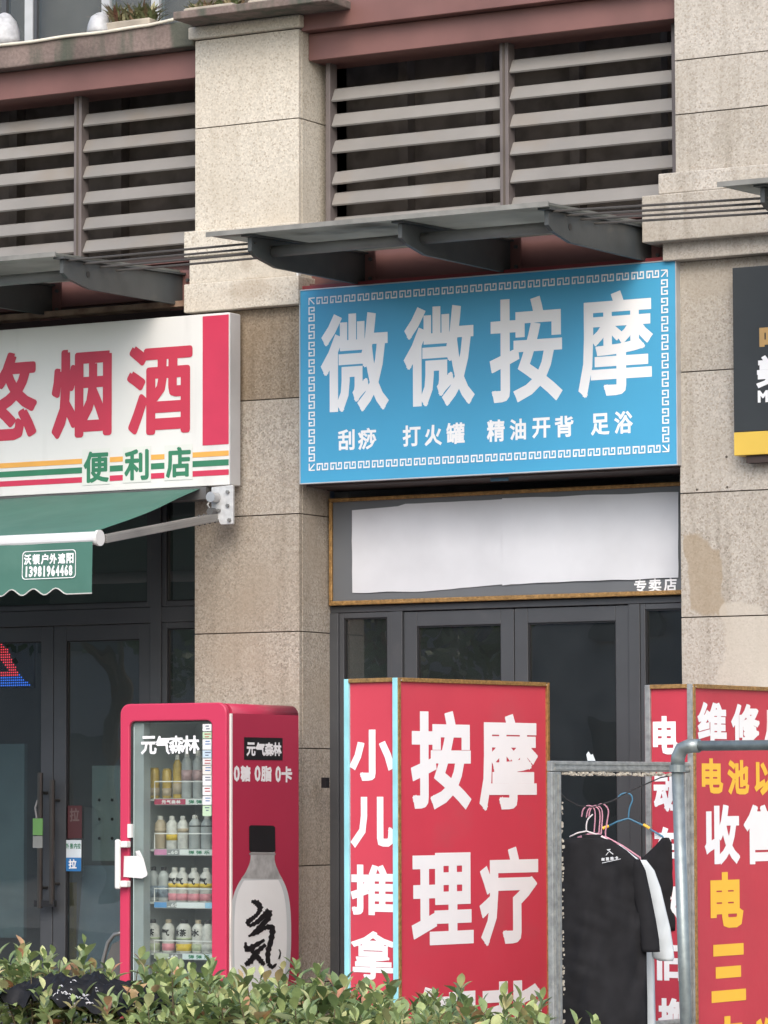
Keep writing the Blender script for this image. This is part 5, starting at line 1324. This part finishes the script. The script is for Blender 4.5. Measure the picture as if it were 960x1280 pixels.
def vis(L): # nearer the street side and higher leaves show largest
    p = L[0]; return (p-CC).dot(CF)*.25-(p.z-hz(p.x, p.y))*6-L[4]*.3
idx = sorted(range(len(LV)), key=lambda i: vis(LV[i]))
single = set(idx[:290])
ho = Vector(hedge['_o'])
for i in idx[:290]:
    p, d, yv, zv, s = LV[i]; o = bpy.data.objects.new('leaf', lme); COL.objects.link(o); o.parent = hedge
    M4 = Matrix.Identity(4)
    for r_i in range(3): M4[r_i][0], M4[r_i][1], M4[r_i][2], M4[r_i][3] = d[r_i]*s, yv[r_i]*s, zv[r_i]*s, p[r_i]-ho[r_i]
    o.matrix_local = M4
rest = [LV[i] for i in range(len(LV)) if i not in single]
B = np.array(lvs); Fc = np.array(lfs)
P_ = np.array([tuple(q[0]) for q in rest]); D_ = np.array([tuple(q[1]) for q in rest]); Y_ = np.array([tuple(q[2]) for q in rest]); Z_ = np.array([tuple(q[3]) for q in rest]); S_ = np.array([q[4] for q in rest])
V = P_[:, None, :]+S_[:, None, None]*(B[None, :, 0:1]*D_[:, None, :]+B[None, :, 1:2]*Y_[:, None, :]+B[None, :, 2:3]*Z_[:, None, :])
V = V.reshape(-1, 3)-np.array(ho)
FF = (Fc[None]+(np.arange(len(rest))*len(B))[:, None, None]).reshape(-1, 4)
me = bpy.data.meshes.new('foliage'); me.from_pydata(V.tolist(), [], FF.tolist()); me.materials.append(HEDGE)
me.polygons.foreach_set('use_smooth', [True]*len(me.polygons)); me.update()
fo = bpy.data.objects.new('foliage', me); COL.objects.link(fo); fo.parent = hedge; fo['kind'] = 'stuff'
so2 = stems.build('stems', STEM, hedge); so2['kind'] = 'stuff'
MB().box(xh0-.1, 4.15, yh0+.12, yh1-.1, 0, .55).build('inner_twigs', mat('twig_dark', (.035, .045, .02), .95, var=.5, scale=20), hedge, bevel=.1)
# ------------------------------------------------------------------ across the street (what the glass reflects)
TREE = leaf_mat('street_tree_leaf', [(0, (.03, .06, .02)), (.5, (.06, .11, .03)), (1, (.10, .15, .05))], .2, .5)
TW = ['first', 'second', 'third', 'fourth', 'fifth', 'sixth', 'seventh', 'eighth']
for k in range(7):
    q = random.Random(100+k); x = -30+k*6.2+q.uniform(-.8, .8); y = -31+q.uniform(-1, 1); H = q.uniform(7.5, 9)
    t = thing('street_tree', 'leafy street tree across the road, %s along the row' % TW[k], 'tree', (x, y, -.14), 'trees across the road')
    tk = MB().tube([(x, y, -.14), (x+.05, y, 1.5), (x+.1, y, 3.2), (x, y, H*.7)], [.19, .15, .12, .05], 9)
    for b in range(6):
        a = b*1.05+q.random(); tk.tube([(x+.1, y, 2.6+b*.4), (x+math.cos(a)*1.1, y+math.sin(a)*1.1, 4+b*.45), (x+math.cos(a)*1.9, y+math.sin(a)*1.9, 4.9+b*.5)], [.07, .045, .015], 6)
    tk.build('trunk', STEM, t)
    n = 2600; c = MB(); cl_ = [(Vector((x+q.gauss(0, 1.3), y+q.gauss(0, 1.3), H*.66+q.gauss(0, 1.2))), q.uniform(.5, 1.1)) for _ in range(26)]
    for i in range(n):
        cc, r_ = cl_[i % 26]; v = Vector((q.gauss(0, 1), q.gauss(0, 1), q.gauss(0, .8))).normalized()*r_*(.6+.4*q.random()); p = cc+v
        a = Vector((q.gauss(0, 1), q.gauss(0, 1), q.gauss(0, 1))).normalized()*.12; b = a.cross(Vector((q.random(), 1, .3))).normalized()*.07
        c.add([p-a, p+b, p+a, p-b], [(0, 1, 2, 3)])
    cr_ = c.build('crown', TREE, t)
ob = thing('street_building', 'low grey-beige building across the road', 'building', (0, -44, -.14))
MB().box(-45, 25, -52, -44, -.14, 7.4).build('wall', mat('far_wall', (.30, .29, .27), .8, var=.1, scale=.3), ob)
wme = None
for i in range(22):
    for j in range(2):
        x = -43+i*3.1; z = 1.2+j*3.2
        if wme is None:
            o = MB().box(x, x+1.6, -43.97, -43.9, z, z+1.6).build('window', mat('far_glass', (.05, .07, .08), .15), ob); wme = o.data; x00, z00 = x, z
        else:
            o = bpy.data.objects.new('window', wme); COL.objects.link(o); o.parent = ob; o.location = (x-x00, 0, z-z00)

# ------------------------------------------------------------------ tidy
for o in bpy.data.objects:
    if '_o' in o: del o['_o']
